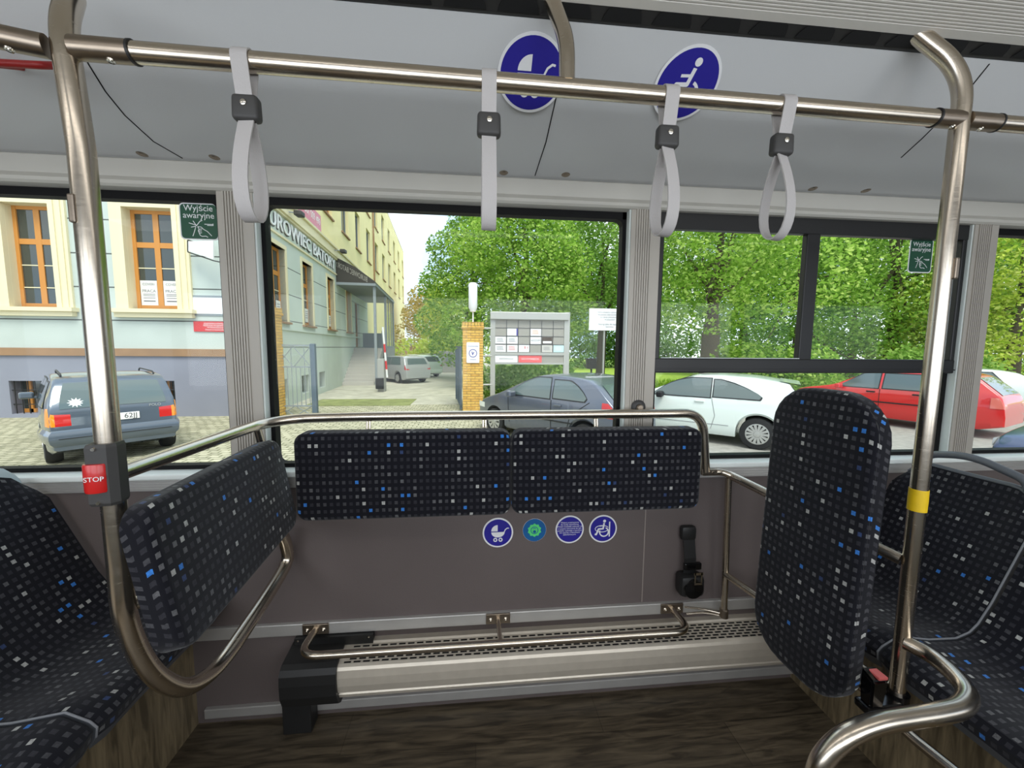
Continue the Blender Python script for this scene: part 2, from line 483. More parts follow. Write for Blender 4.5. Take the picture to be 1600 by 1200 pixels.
def text_mb(mb, s, size, frame, align='CENTER', depth=0.001, spacing=1.0, line=1.0, mirror=False, squash=1.0):
    """letters lying in frame (origin, u, v)"""
    cu = bpy.data.curves.new('letters', 'FONT'); cu.body = s; cu.size = size; cu.align_x = align; cu.align_y = 'CENTER'
    cu.extrude = 0; cu.space_character = spacing; cu.space_line = line; cu.resolution_u = 3
    ob = bpy.data.objects.new('letters', cu); COL.objects.link(ob)
    dg = bpy.context.evaluated_depsgraph_get(); dg.update()
    me = bpy.data.meshes.new_from_object(ob.evaluated_get(dg))
    o, u, v = (Vector(x) for x in frame); n = u.cross(v).normalized()
    sx = -1 if mirror else 1
    bm = bmesh.new(); bm.from_mesh(me)
    ret = bmesh.ops.extrude_face_region(bm, geom=bm.faces[:])
    for g in ret['geom']:
        if isinstance(g, bmesh.types.BMVert): g.co.z += depth
    for q in bm.verts:
        q.co = o + u * q.co.x * sx * squash + v * q.co.y + n * q.co.z
    mb.frombm(bm)
    bpy.data.objects.remove(ob); bpy.data.meshes.remove(me); bpy.data.curves.remove(cu)
    return mb

def rrect(w, h, r, n=6):
    """rounded rectangle outline centred on 0, counter-clockwise, (4*(n+1)) points"""
    r = max(min(r, w / 2 - 1e-4, h / 2 - 1e-4), 1e-4); out = []
    for cx, cy, a0 in ((w / 2 - r, h / 2 - r, 0), (-w / 2 + r, h / 2 - r, 90), (-w / 2 + r, -h / 2 + r, 180), (w / 2 - r, -h / 2 + r, 270)):
        for k in range(n + 1):
            a = R(a0 + 90 * k / n); out.append((cx + r * math.cos(a), cy + r * math.sin(a)))
    return out
def circ(r, n=32, c=(0, 0), a0=0, a1=360):
    full = abs(a1 - a0) >= 360
    m = n if full else n + 1
    return [(c[0] + r * math.cos(R(a0 + (a1 - a0) * k / n)), c[1] + r * math.sin(R(a0 + (a1 - a0) * k / n))) for k in range(m)]

def pad_mb(w, h, t, rc, frame, re=0.02, crown=0.006, uo=(0, 0)):
    """upholstered slab; frame=(centre of front face, u, v); front normal = u x v"""
    o, u, v = (Vector(x) for x in frame); n = u.cross(v).normalized()
    rows = []; uvs = []
    prof = [(0.0, -t, re * 2), (0.0, -re, re)]
    for k in range(1, 6):
        a = R(90 * k / 5); prof.append((re * (1 - math.cos(a)), -re + re * math.sin(a), re * (1 - math.sin(a) * 0.9)))
    ins = re
    for k, (i, d, e) in enumerate(prof):
        ol = rrect(w - 2 * i, h - 2 * i, rc - i)
        rows.append([o + u * a + v * b + n * d for a, b in ol])
        cen = []
        for a, b in ol:
            L = math.hypot(a / w, b / h) + 1e-6
            cen.append((a + (a / w) / L * max(0, -d - 0.0) + uo[0], b + (b / h) / L * max(0, -d) + uo[1]))
        uvs.append(cen)
    m = min(w, h) / 2 - re
    for k in range(1, 6):
        i = re + m * k / 5 * 0.98
        ol = rrect(w - 2 * i, h - 2 * i, max(rc - i, 0.002))
        d = crown * (1 - (1 - k / 5) ** 2)
        rows.append([o + u * a + v * b + n * d for a, b in ol]); uvs.append([(a + uo[0], b + uo[1]) for a, b in ol])
    mb = MB(); mb.grid(rows, uvs, closed=True)
    nc = len(rows[0]); last = (len(rows) - 1) * nc
    mb.f.append(tuple(last + k for k in range(nc))); mb.f.append(tuple(reversed(range(nc))))
    mb.smooth = True
    return mb

# ------------------------------------------------------------------ THE BUS: shell
WY = 1.357          # inner face of the window wall
GY = 1.400          # glass plane
X0, X1 = -4.2, 4.6
BACK = -1.05
SILL, TOP = 0.925, 1.84
struct('floor', MB().box((X0, BACK, -0.05), (X1, WY + 0.08, 0)), M['floor'])
lp = struct('wall_window', MB().box((X0, WY, 0), (X1, WY + 0.08, SILL - 0.012)), M['panel'])
struct('panel_seam', MB().box((0.6425, WY - 0.0012, 0.37), (0.6465, WY + 0.002, SILL - 0.065)), M['seam_light'], lp)
# sill
sb = MB().box((X0, WY - 0.012, 0.866), (X1, WY + 0.01, 0.905))
for k in range(4): sb.box((X0, WY - 0.016, 0.870 + k * 0.009), (X1, WY - 0.010, 0.8745 + k * 0.009))
struct('trim_1', sb, M['alu'])
struct('trim_2', MB().bbox((X0, WY - 0.024, 0.905), (X1, GY - 0.004, SILL), 0.006), M['sill_lip'])
struct('trim_3', MB().bbox((X0, WY - 0.013, 0.322), (X1, WY + 0.005, 0.366), 0.003), M['alu'])
struct('baseboard_window', MB().bbox((-0.96, WY - 0.014, 0.026), (X1, WY + 0.005, 0.062), 0.003), M['alu'])
# pillars
pillar_x = [(-2.19, -2.08), (-0.823, -0.714), (0.548, 0.656), (1.92, 2.025), (3.29, 3.40)]
for k, (a, b) in enumerate(pillar_x):
    mb = MB().box((a, WY, SILL), (b, GY + 0.03, TOP + 0.01))
    mid, st = (a + b) / 2 - 0.008, 0.0085
    for j in range(7):
        x = mid + (j - 3) * st
        mb.box((x - 0.0026, WY - 0.004, SILL), (x + 0.0026, WY + 0.001, TOP + 0.005))
    p = struct('trim_%d' % (k + 4), mb, M['pillar'])
    edge = MB()
    if a < 0: edge.box((b - 0.001, WY + 0.004, SILL), (b + 0.006, GY - 0.002, TOP))
    else: edge.box((a - 0.006, WY + 0.004, SILL), (a + 0.001, GY - 0.002, TOP))
    struct('pillar_edge', edge, M['reveal'], p)
# windows: rubber frames and panes
wx = [(-3.5, -2.19), (-2.08, -0.823), (-0.714, 0.548), (0.656, 1.92), (2.025, 3.29)]
for k, (a, b) in enumerate(wx):
    fr = MB()
    y0, y1 = GY - 0.012, GY + 0.022
    fr.box((a, y0, TOP - 0.026), (b, y1, TOP + 0.04)); fr.box((a, y0, SILL), (b, y1, SILL + 0.014))
    wl_, wr_ = (0.020, 0.020)
    fr.box((a, y0, SILL), (a + wl_, y1, TOP + 0.02)); fr.box((b - wr_, y0, SILL), (b, y1, TOP + 0.02))
    for cx, cz, sx, sz in ((a + wl_, TOP - 0.026, 1, -1), (b - wr_, TOP - 0.026, -1, -1), (a + wl_, SILL + 0.014, 1, 1), (b - wr_, SILL + 0.014, -1, 1)):
        q = [(0, 0), (0.022 * sx, 0)] + [(0.022 * sx - 0.022 * sx * math.sin(R(t)), 0.022 * sz - 0.022 * sz * math.cos(R(t))) for t in (30, 60, 90)]
        fr.prism(q if sx * sz < 0 else q[::-1], y1 - y0, ((cx, y1, cz), (1, 0, 0), (0, 0, 1)))
    w = struct('window_%d' % (k + 1), fr, M['rubber'])
    struct('pane', MB().box((a + 0.002, GY, SILL + 0.002), (b - 0.002, GY + 0.005, TOP + 0.02)), M['glass'], w)
    if k == 3:
        zb0, zb1 = at(1150, 582, Y=GY).z, at(1150, 560, Y=GY).z
        xv0, xv1 = at(1247, 450, Y=GY).x, at(1267, 450, Y=GY).x
        vf = MB()
        yv = GY - 0.03
        vf.bbox((a, yv, zb0), (b, GY - 0.001, zb1), 0.004); vf.box((a, yv - 0.006, zb0 + 0.012), (b, yv + 0.002, zb0 + 0.016))
        vf.bbox((xv0, yv + 0.003, zb1 - 0.01), (xv1, GY - 0.001, TOP - 0.005), 0.004)
        vf.bbox((a, yv, at(1150, 361, Y=yv).z), (b, GY - 0.001, TOP + 0.02), 0.004)
        vf.bbox((a, yv + 0.002, zb1 - 0.01), (a + 0.024, GY - 0.001, TOP), 0.004); vf.bbox((b - 0.024, yv + 0.002, zb1 - 0.01), (b, GY - 0.001, TOP), 0.004)
        struct('sliding_vent_frame', vf, M['vent_frame'], w)
        struct('vent_seal', MB().box((a + 0.03, yv - 0.001, zb1), (xv0, yv + 0.004, zb1 + 0.003)), M['reveal'], w)
# beam over the windows
bp_ = [(WY + 0.09, TOP - 0.002), (WY - 0.004, TOP), (WY - 0.012, TOP + 0.006), (WY - 0.012, TOP + 0.016), (WY - 0.006, TOP + 0.018), (WY - 0.016, TOP + 0.026), (WY - 0.02, 1.916), (WY - 0.012, 1.922), (WY + 0.09, 1.93)]
struct('trim_9', MB().extrudeX(bp_, X0, X1), M['beam'])
# cove panel
COVE = [(1.345, 1.921), (1.28, 1.928), (1.21, 1.939), (1.14, 1.957), (1.07, 1.985), (1.01, 2.020), (0.96, 2.056), (0.92, 2.081)]
cv = COVE + [(y + 0.012, z + 0.03) for y, z in reversed(COVE)]
cvm = MB().extrudeX(cv, X0, X1); cvm.smooth = True
cove = struct('ceiling', cvm, M['cove'])
def on_cove(px, py, lift=0.0):
    d = ray(px, py)
    for (y0, z0), (y1, z1) in zip(COVE[:-1], COVE[1:]):
        den = d.y * (z1 - z0) - d.z * (y1 - y0)
        if abs(den) < 1e-9: continue
        t = ((y0 - EYE.y) * (z1 - z0) - (z0 - EYE.z) * (y1 - y0)) / den
        p = EYE + t * d
        if y1 - 1e-6 <= p.y <= y0 + 1e-6:
            nrm = Vector((0, (z1 - z0), -(y1 - y0))).normalized()
            if nrm.z > 0: nrm = -nrm
            return p + nrm * lift, nrm
    return None, None
def seam(pxs):
    mb = MB(); pts = []
    for (a, b), (c, d) in zip(pxs[:-1], pxs[1:]):
        for k in range(6):
            p, n = on_cove(a + (c - a) * k / 6, b + (d - b) * k / 6, 0.0004)
            if p is not None: pts.append(p)
    p, n = on_cove(*pxs[-1], 0.0004)
    if p is not None: pts.append(p)
    mb.sweep(pts, 0.0016, 6)
    struct('panel_joint', mb, M['dark_hole'], cove)
seam([(100, 20), (120, 65), (139, 101), (165, 143), (195, 180), (240, 221), (285, 247)])
seam([(889, 36), (882, 95), (866, 165), (853, 222), (836, 274)])
seam([(1552, 92), (1515, 138), (1477, 180), (1440, 217), (1408, 246)])
for px, py in ((222, 241), (335, 246), (787, 270), (884, 273), (1270, 295), (1353, 298)):
    p, n = on_cove(px, py)
    if p is None: p, n = on_cove(px, py - 3)
    s_ = MB().lathe([(0.0, 0.0012), (0.006, 0.0012), (0.007, 0.0004), (0.012, 0.0014), (0.0145, 0.0)], p, n, 20)
    struct('screw', s_, M['steel_dark'], cove)
# slotted black strip and ribbed lamp cover
st = MB().extrudeX([(0.926, 2.082), (0.915, 2.083), (0.868, 2.098), (0.86, 2.13), (0.94, 2.13)], X0, X1)
strip = struct('trim_10', st, M['strip_black'])
sl = MB()
u_ = Vector((1, 0, 0)); v_ = (Vector((0, 0.868, 2.098)) - Vector((0, 0.915, 2.083))).normalized()
for k in range(75):
    x = X0 + 0.1 + k * 0.1165
    c = Vector((x, 0.8965, 2.0888))
    poly = [(-0.046, -0.014), (0.046, -0.014), (0.043, -0.004), (0.036, 0.009), (0.030, 0.012), (-0.030, 0.012), (-0.036, 0.009), (-0.043, -0.004)]
    sl.prism(poly, 0.0016, (c + Vector((0, -0.0002, -0.0012)), u_, v_))
struct('air_slots', sl, M['dark_hole'], strip)
rb = [(0.888, 2.100), (0.884, 2.091), (0.862, 2.0925)]
y = 0.862
while y > 0.30:
    z = 2.093 + (0.862 - y) * 0.06
    rb += [(y - 0.0008, z + 0.0014), (y - 0.0028, z + 0.0016), (y - 0.0036, z), (y - 0.0070, z + 0.0002)]
    y -= 0.0078
rb += [(0.28, 2.16), (0.2, 2.20), (0.2, 2.24), (0.888, 2.24)]
struct('trim_11', MB().extrudeX(rb, X0, X1), M['ribbed'])
struct('trim_12', MB().box((X0, BACK, 2.2), (X1, 1.0, 2.28)), M['back_wall'])
# near side of the bus and its two ends
ob_ = MB().box((X0, BACK - 0.06, 0), (X1, BACK, SILL)); ob_.box((X0, BACK - 0.06, TOP), (X1, BACK, 2.28))
for a in (-4.2, -2.8, -1.42, -0.05, 1.32, 2.7, 4.48): ob_.box((a, BACK - 0.06, SILL), (a + 0.12, BACK, TOP))
struct('wall_aisle', ob_, M['back_wall'])
struct('wall_rear', MB().box((X0 - 0.06, BACK, 0), (X0, WY + 0.08, 2.28)), M['back_wall'])
struct('wall_front', MB().box((X1, BACK, 0), (X1 + 0.06, WY + 0.08, 2.28)), M['back_wall'])
struct('wall_roof', MB().box((X0, 0.9, 2.26), (X1, WY + 0.08, 2.30)), M['back_wall'])
struct('wall_upper', MB().box((X0, WY + 0.03, 1.93), (X1, WY + 0.08, 2.28)), M['back_wall'])
# wheel housings under the seats, wood-vinyl clad
struct('trim_13', MB().box((X0, -0.2, 0.0), (-0.99, WY, 0.44)), M['podium'])
struct('trim_14', MB().box((1.30, 0.30, 0.0), (X1, WY, 0.44)), M['podium'])

# ------------------------------------------------------------------ THE BUS: grab rails
RP = 0.0178
PY = 0.855
LX, RX = -0.708, 1.135
PL = 0.80             # the left pole stands a little nearer
RL = 0.0195
RZ = 1.893
RZL = 1.871
def rail_at(x, dz=0.0):
    q = (x - LX) / (RX - LX)
    return Vector((x, PL + (PY - PL) * q, RZL + (RZ - RZL) * q + dz))
def spline(pts, n=8):
    P = [Vector(p) for p in pts]; P = [P[0] * 2 - P[1]] + P + [P[-1] * 2 - P[-2]]; out = []
    for i in range(1, len(P) - 2):
        a, b, c, d = P[i - 1:i + 3]
        for k in range(n):
            t = k / n
            out.append(0.5 * (2 * b + (c - a) * t + (2 * a - 5 * b + 4 * c - d) * t * t + (3 * b - a - 3 * c + d) * t ** 3))
    out.append(P[-2]); return out
# left pole with its lower loop
t = thing('grab_pole', 'steel grab pole at left with red STOP button, curving into a loop below', 'grab pole', (LX, PL, 0.45))
seq = [(187, 880, -0.708), (194, 955, -0.708), (214, 1014, -0.706), (244, 1056, -0.698), (282, 1074, -0.690), (316, 1062, -0.684), (350, 1030, -0.676), (396, 964, -0.660), (438, 898, -0.645), (449, 872, -0.640), (446, 850, -0.640), (440, 834, -0.640)]
low_ = spline([at(a, b, X=c) for a, b, c in seq], 7)
e = at(112, -6, Y=0.872)
hi_ = fillet_path([e, at(97, 40, Y=PL + 0.004), Vector((LX, PL, 1.70))], 0.06, 10)
mb = MB(); mb.sweep(hi_ + [Vector((LX, PL, 1.4)), Vector((LX, PL, 1.1))] + low_, RL, 20)
part('pole', mb, 'steel', t)
sp_ = at(123, 330, Y=PL)
mb = MB()
mb.bbox((LX - 0.013, PL - 0.0225, sp_.z - 0.026), (LX - 0.001, PL - 0.012, sp_.z + 0.024), 0.003)
part('cover_strip', mb, 'steel_dark', t)
a, b = at(203, 946, X=LX), at(258, 924, X=-0.672)
mb = MB(); mb.cyl(a, b + (b - a) * 0.5, 0.0135)
part('cross_bar', mb, 'steel', t)

# right pole
t = thing('grab_pole', 'steel grab pole at right wrapped with yellow tape, bent at top', 'grab pole', (RX, PY, 0.40))
e = at(1422, 44, Y=0.895)
path = [e, (RX, PY, at(1502, 112, Y=PY).z), (RX, PY, 0.40)]
mb = MB(); mb.tube(path, RP, [0.075], 18, 10)
part('pole', mb, 'steel', t)
d_ = (e - Vector(path[1])).normalized(); mb = MB(); mb.cyl(e - d_ * 0.004, e + d_ * 0.006, 0.024, 20)
part('ceiling_flange', mb, 'steel_dark', t)
zt0, zt1 = at(1433, 802, Y=PY - RP).z, at(1437, 768, Y=PY - RP).z
mb = MB().lathe([(RP, zt0 - 0.95), (RP + 0.0012, zt0 - 0.95), (RP + 0.0016, (zt0 + zt1) / 2 - 0.95), (RP + 0.0012, zt1 - 0.95), (RP, zt1 - 0.95)], (RX, PY, 0.95), (0, 0, 1), 24)
part('yellow_tape', mb, 'yellow_tape', t, 'yellow adhesive tape')
mb = MB().lathe([(RP, 0), (RP + 0.009, 0), (RP + 0.009, 0.03), (RP, 0.03)], (RX, PY, 0.405), (0, 0, 1), 20)
part('clamp', mb, 'gloss_black', t)
sp_ = at(1484, 425, Y=PY)
mb = MB(); mb.bbox((RX + 0.004, PY - 0.0215, sp_.z - 0.02), (RX + 0.016, PY - 0.012, sp_.z + 0.03), 0.003)
part('cover_strip', mb, 'steel_dark', t)

# overhead rail
t = thing('overhead_grab_rail', 'long horizontal steel overhead rail carrying the hanging straps', 'grab rail', rail_at(0.19))
mb = MB(); mb.cyl(rail_at(LX + 0.098), rail_at(RX - 0.07), 0.0176, 20)
part('rail', mb, 'steel', t)
for xa, xb in ((LX + 0.004, LX + 0.098), (RX - 0.07, RX - 0.004)):
    mb = MB(); mb.cyl(rail_at(xa), rail_at(xb), 0.019, 20); o = part('joint_sleeve', mb, 'steel_dark', t)
    xs = xb if xa < 0 else xa
    part('rubber_ring', MB().lathe([(0.0176, -0.002), (0.020, -0.002), (0.020, 0.002), (0.0176, 0.002)], rail_at(xs), (1, 0, 0), 20), 'black', t, up=o)
    part('screw', MB().lathe([(0.0, 0.003), (0.0028, 0.003), (0.003, 0.002), (0.0058, 0.0026), (0.0065, 0)], rail_at((xa + xb) / 2 + 0.012) + Vector((0, -0.004, -0.0186)), (0, -0.2, -1), 14), 'chrome', t, up=o)
xs = at(886, 128, Y=PY).x
for _ in range(3): xs = at(886, 128, Y=rail_at(xs).y).x
r0 = rail_at(xs, 0.01)
mb = MB(); mb.tube([r0, at(886, 64, Y=r0.y + 0.002), at(857, -14, Y=0.90)], 0.0165, 0.06, 16, 8)
part('ceiling_support', mb, 'steel', t)

# rails running on beyond both poles
pL = at(0, 58, Y=PL - 0.02)
t = thing('overhead_grab_rail', 'stub of overhead rail running left out of frame beyond the left pole', 'grab rail', (LX - 0.3, PL, RZL))
c0 = at(92, 77, Y=PL)
d = (pL - c0).normalized()
part('rail', MB().cyl(c0 + d * 0.115, c0 + d * 1.3, 0.0172), 'steel', t)
o = part('joint_sleeve', MB().cyl(c0 + d * 0.015, c0 + d * 0.115, 0.0186), 'steel_dark', t)
part('rubber_ring', MB().lathe([(0.0172, -0.002), (0.0196, -0.002), (0.0196, 0.002), (0.0172, 0.002)], c0 + d * 0.115, d, 20), 'black', t, up=o)
part('screw', MB().lathe([(0.0, 0.003), (0.0028, 0.003), (0.003, 0.002), (0.0058, 0.0026), (0.0065, 0)], c0 + d * 0.06 + Vector((0, -0.004, -0.0182)), (0, -0.2, -1), 14), 'chrome', t, up=o)
pR = at(1600, 196, Z=RZ - 0.003)
t = thing('overhead_grab_rail', 'stub of overhead rail running right out of frame beyond the taped pole', 'grab rail', (RX + 0.3, PY, RZ))
c0 = Vector((RX, PY, RZ)); d = (pR - c0).normalized()
part('rail', MB().cyl(c0 + d * 0.095, c0 + d * 1.4, 0.0172), 'steel', t)
o = part('joint_sleeve', MB().cyl(c0 + d * 0.015, c0 + d * 0.095, 0.0186), 'steel_dark', t)
part('rubber_ring', MB().lathe([(0.0172, -0.002), (0.0196, -0.002), (0.0196, 0.002), (0.0172, 0.002)], c0 + d * 0.095, d, 20), 'black', t, up=o)
part('screw', MB().lathe([(0.0, 0.003), (0.0028, 0.003), (0.003, 0.002), (0.0058, 0.0026), (0.0065, 0)], c0 + d * 0.05 + Vector((0, -0.004, -0.0182)), (0, -0.2, -1), 14), 'chrome', t, up=o)

# hanging straps
def strap(x, label, spread, twist, first=None):
    t = thing('hanging_strap', label, 'hanging strap', rail_at(x), 0, 'hanging straps on the overhead rail')
    Rr = 0.0195
    top = [Vector((0, -0.007, -0.062))]
    for k in range(13):
        a = R(-20 + 220 * k / 12)
        top.append(Vector((0, -Rr * math.cos(a), Rr * math.sin(a))))
    top.append(Vector((0, 0.007, -0.062)))
    mb = MB().ribbon(top, (1, 0, 0), 0.029, 0.0026); mb.smooth = True
    part('upper_band', mb, 'strap', t, local=True)
    lo = []
    H = 0.182
    for k in range(29):
        q = k / 28
        a = R(360 * q)
        zz = -0.105 - H * 0.5 * (1 - math.cos(a))
        s_ = math.sin(a) * abs(math.sin(a / 2)) ** 1.1
        lo.append(Vector((math.sin(twist) * spread * -s_, -math.cos(twist) * spread * s_ - 0.004 * math.cos(a / 2), zz)))
    wd = Vector((math.cos(twist), -math.sin(twist), 0))
    mb = MB().ribbon(lo, wd, 0.029, 0.0028); mb.smooth = True
    part('loop_band', mb, 'strap', t, local=True)
    bm = bmesh.new(); bmesh.ops.create_cube(bm, size=1)
    for v in bm.verts:
        k = 1.0 if v.co.z > 0 else 1.06
        v.co = Vector((v.co.x * 0.046 * k, v.co.y * 0.024, v.co.z * 0.046 - 0.083))
    bmesh.ops.bevel(bm, geom=bm.edges[:], offset=0.008, segments=4, affect='EDGES', profile=0.5)
    mb = MB().frombm(bm); mb.smooth = True
    o = part('buckle', mb, 'charcoal', t, local=True)
    part('screw', MB().lathe([(0, 0.004), (0.003, 0.004), (0.0052, 0.003), (0.0056, 0)], (0.001, -0.0118, -0.078), (0, -1, 0), 16), 'chrome', t, up=o, local=True)
    return t
def strap_x(px, py):
    x = 0
    for _ in range(5): x = at(px, py, Y=rail_at(x).y).x
    return x
strap(strap_x(382, 96), 'grey hanging strap nearest the left pole, loop swung open', 0.036, R(6))
strap(strap_x(764, 130), 'grey hanging strap in front of the pushchair sign, loop seen edge-on', 0.030, R(-2))
strap(strap_x(1045, 152), 'grey hanging strap in front of the wheelchair sign on the ceiling', 0.038, R(-12))
strap(strap_x(1225, 170), 'grey hanging strap nearest the taped right pole', 0.038, R(-16))

# STOP button on the left pole
z0, z1 = at(178, 783, Y=PL).z, at(165, 690, Y=PL).z
t = thing('stop_button', 'dark grey button box with red STOP push on the left pole', 'stop button', (LX, PL, z0), R(14))
mb = MB()
pl_ = [(0.022, 0.008), (-0.022, 0.010), (-0.026, 0.0), (-0.023, -0.026), (0.011, -0.030), (0.022, -0.020)]
k = len(pl_); H = z1 - z0
rows = [[(a * q, b * q, z) for a, b in pl_] for q, z in ((0.9, 0), (1, 0.006), (1, H - 0.006), (0.92, H))]
mb.grid(rows, closed=True); mb.f.append(tuple(range(k))); mb.f.append(tuple(range(3 * k, 4 * k)))
part('housing', mb, 'charcoal', t, local=True)
mb = MB(); rows = []
for z in (H * 0.24, H * 0.24 + 0.003, H * 0.70 - 0.003, H * 0.70):
    q = 0.94 if z in (H * 0.24, H * 0.70) else 1.0
    rows.append([(-0.009 + 0.0205 * q * math.sin(R(a)), -0.020 - 0.017 * q * math.cos(R(a)), z) for a in range(-90, 91, 15)])
mb.grid(rows); n_ = len(rows[0]); mb.f.append(tuple(range(n_))); mb.f.append(tuple(range(3 * n_, 4 * n_))); mb.smooth = True
o = part('push_button', mb, 'red', t, 'red push button', local=True)
mb = text_mb(MB(), 'STOP', 0.0125, ((-0.007, -0.0372, H * 0.47), (1, 0, 0), (0, 0, 1)), depth=-0.0006)
part('lettering', mb, 'white', t, 'white word STOP', up=o, local=True)
for zz in (0.008, H - 0.008):
    part('screw', MB().lathe([(0, 0.003), (0.003, 0.003), (0.004, 0)], (-0.008, -0.0282, zz), (0, -1, 0), 12), 'chrome', t, local=True)

# handrail over the wall cushions
HR = 0.0165
t = thing('handrail', 'polished steel handrail curving from left pole along the window above the cushions', 'handrail', (0, 1.30, 0.80))
a = at(195, 742, X=LX)
pts = [(LX, PL + 0.012, at(188, 743, Y=PL).z), at(408, 662, Y=1.26), (-0.60, 1.325, 1.110), (-0.40, 1.315, 1.117), (at(1098, 640, Y=1.315).x, 1.315, 1.119), (at(1102, 735, Y=1.315).x, 1.315, 0.90)]
mb = MB(); mb.tube(pts, HR, [0.10, 0.07, 0.10, 0.075], 18, 10)
part('rail', mb, 'steel', t)
for px in (576, 757, 931):
    x = at(px, 655, Y=1.315).x; mb = MB()
    for dx in (-0.0045, 0.0045): mb.cyl((x + dx, 1.315, 1.108), (x + dx, 1.30, 1.02), 0.0035, 10)
    part('strut', mb, 'steel', t)
x = at(408, 670, Y=1.315).x
mb = MB(); mb.cyl((x, 1.29, 1.09), (x, 1.345, 0.93), 0.012, 14)
part('support_post', mb, 'steel', t)

# ------------------------------------------------------------------ cushions
t = thing('lean_cushion', 'wide dark patterned double cushion standing against the window wall', 'backrest', (0.1, 1.30, 0.80))
xl, xm, xr = -0.565, 0.118, 0.778
for a, b, nm in ((xl, xm - 0.001, 0), (xm + 0.001, xr, 1)):
    mb = pad_mb(b - a, 0.285, 0.055, 0.035, (((a + b) / 2, 1.224, 0.938), (1, 0, 0), (0, 0, 1)), 0.014, 0.004, (nm * 0.731, 0.31))
    part('cushion', mb, 'fabric', t)
part('backing_plate', MB().box((xl + 0.04, 1.279, 0.83), (xr - 0.04, 1.295, 1.05)), 'charcoal', t)
for x in (-0.38, 0.10, 0.56): part('wall_bracket', MB().box((x - 0.03, 1.295, 0.85), (x + 0.03, WY - 0.012, 0.90)), 'steel_dark', t)

# left padded side panel, leaning beside the pole
nt, nb, ft = Vector((-0.603, 0.736, 1.055)), Vector((-0.545, 0.730, 0.760)), Vector((-0.650, 1.322, 1.052))
u, v = (ft - nt).normalized(), (nt - nb).normalized(); n = u.cross(v)
if n.x < 0: u = -u
t = thing('side_cushion', 'patterned side cushion leaning beside the left pole and STOP button', 'cushion', (nb + Vector((0, 0.3, 0)))[:])
c = (nb + ft) / 2 + Vector((0.0, 0, 0))
L = (ft - nt).length; H = (nt - nb).length
mb = pad_mb(L, H, 0.05, 0.05, (c, u, v), 0.016, 0.005, (0.4, 0.9))
part('cushion', mb, 'fabric', t)
nn = u.cross(v).normalized()
mb = MB(); m3 = Matrix((u, v, nn)).transposed(); mb.obox(c - nn * 0.054, (L * 0.86, H * 0.8, 0.012), m3)
part('backing_plate', mb, 'charcoal', t)

# right upright cushion on the partition
t = thing('upright_cushion', 'tall dark patterned cushion standing upright beside the taped pole', 'cushion', (0.97, 0.985, 0.39))
lean = Vector((0.03, 0, 0.93)).normalized()
c = Vector((0.948, 0.985, 0.815))
u, v = Vector((0.012, -0.32, 0)).normalized(), lean
mb = pad_mb(0.318, 0.855, 0.048, 0.12, (c, u, v), 0.018, 0.006, (0.2, 0.1))
for i, p in enumerate(mb.v):
    pass
part('cushion', mb, 'fabric', t)
nn = u.cross(v).normalized()
mb = MB(); mb.obox(c - nn * 0.053, (0.22, 0.62, 0.012), Matrix((u, v, nn)).transposed())
part('backing_plate', mb, 'charcoal', t)
# stitched seam around the cushion's front
ol = rrect(0.318 - 0.004, 0.855 - 0.004, 0.118, 8)
mb = MB(); mb.sweep([c + u * a + v * b - nn * 0.014 for a, b in ol] + [c + u * ol[0][0] + v * ol[0][1] - nn * 0.014], 0.0016, 6)
part('piping', mb, 'black', t)

# right partition frame
t = thing('partition_frame', 'steel partition frame between the window wall and the taped pole', 'partition', (1.0, 1.3, 0.3))
A = Vector((0.945, 1.315, 0.885))
B = Vector((RX - 0.012, PY + 0.015, 0.80))
part('top_rail', MB().cyl(A, B, 0.0155), 'steel', t)
mb = MB(); w0 = at(1098, 738, Y=1.325)
mb.tube([w0, at(1128, 737, Y=1.325), A + (B - A) * 0.03], 0.013, 0.03, 14)
part('wall_arm', mb, 'steel', t)
mb = MB(); q = at(1108, 737, Y=1.312); mb.bbox((q.x - 0.03, 1.306, q.z - 0.012), (q.x + 0.03, 1.318, q.z + 0.010), 0.003)
o = part('bracket', mb, 'steel_dark', t)
for dx in (-0.012, 0.012): part('screw', MB().lathe([(0, 0.003), (0.003, 0.003), (0.005, 0)], (q.x + dx, 1.306, q.z), (0, -1, 0), 12), 'steel', t, up=o)
pb = at(1130, 962, Y=1.31)
part('post', MB().cyl((A.x - 0.004, 1.313, 0.875), (pb.x + 0.002, 1.31, pb.z), 0.0118), 'steel', t)
mb = MB().lathe([(0, 0), (0.016, 0), (0.016, 0.03), (0.011, 0.034)], (pb.x + 0.002, 1.31, pb.z - 0.004), (0, 0, 1), 16)
part('foot_collar', mb, 'steel_dark', t)
for py_, b_ in (((1057, 948), 0), ((1060, 955), 1)):
    a1 = at(py_[0] + 12, py_[1] + b_ * 4, Y=1.345); mb = MB()
    mb.tube([a1, (pb.x - 0.06, 1.335, pb.z + 0.012 - b_ * 0.012), (pb.x, 1.31, pb.z + 0.008 - b_ * 0.01)], 0.004, 0.05, 8)
    part('stay_rod', mb, 'steel', t)
part('lower_rail', MB().cyl(at(1133, 897, Y=1.308), (RX - 0.01, PY + 0.015, 0.435), 0.0125), 'steel', t)
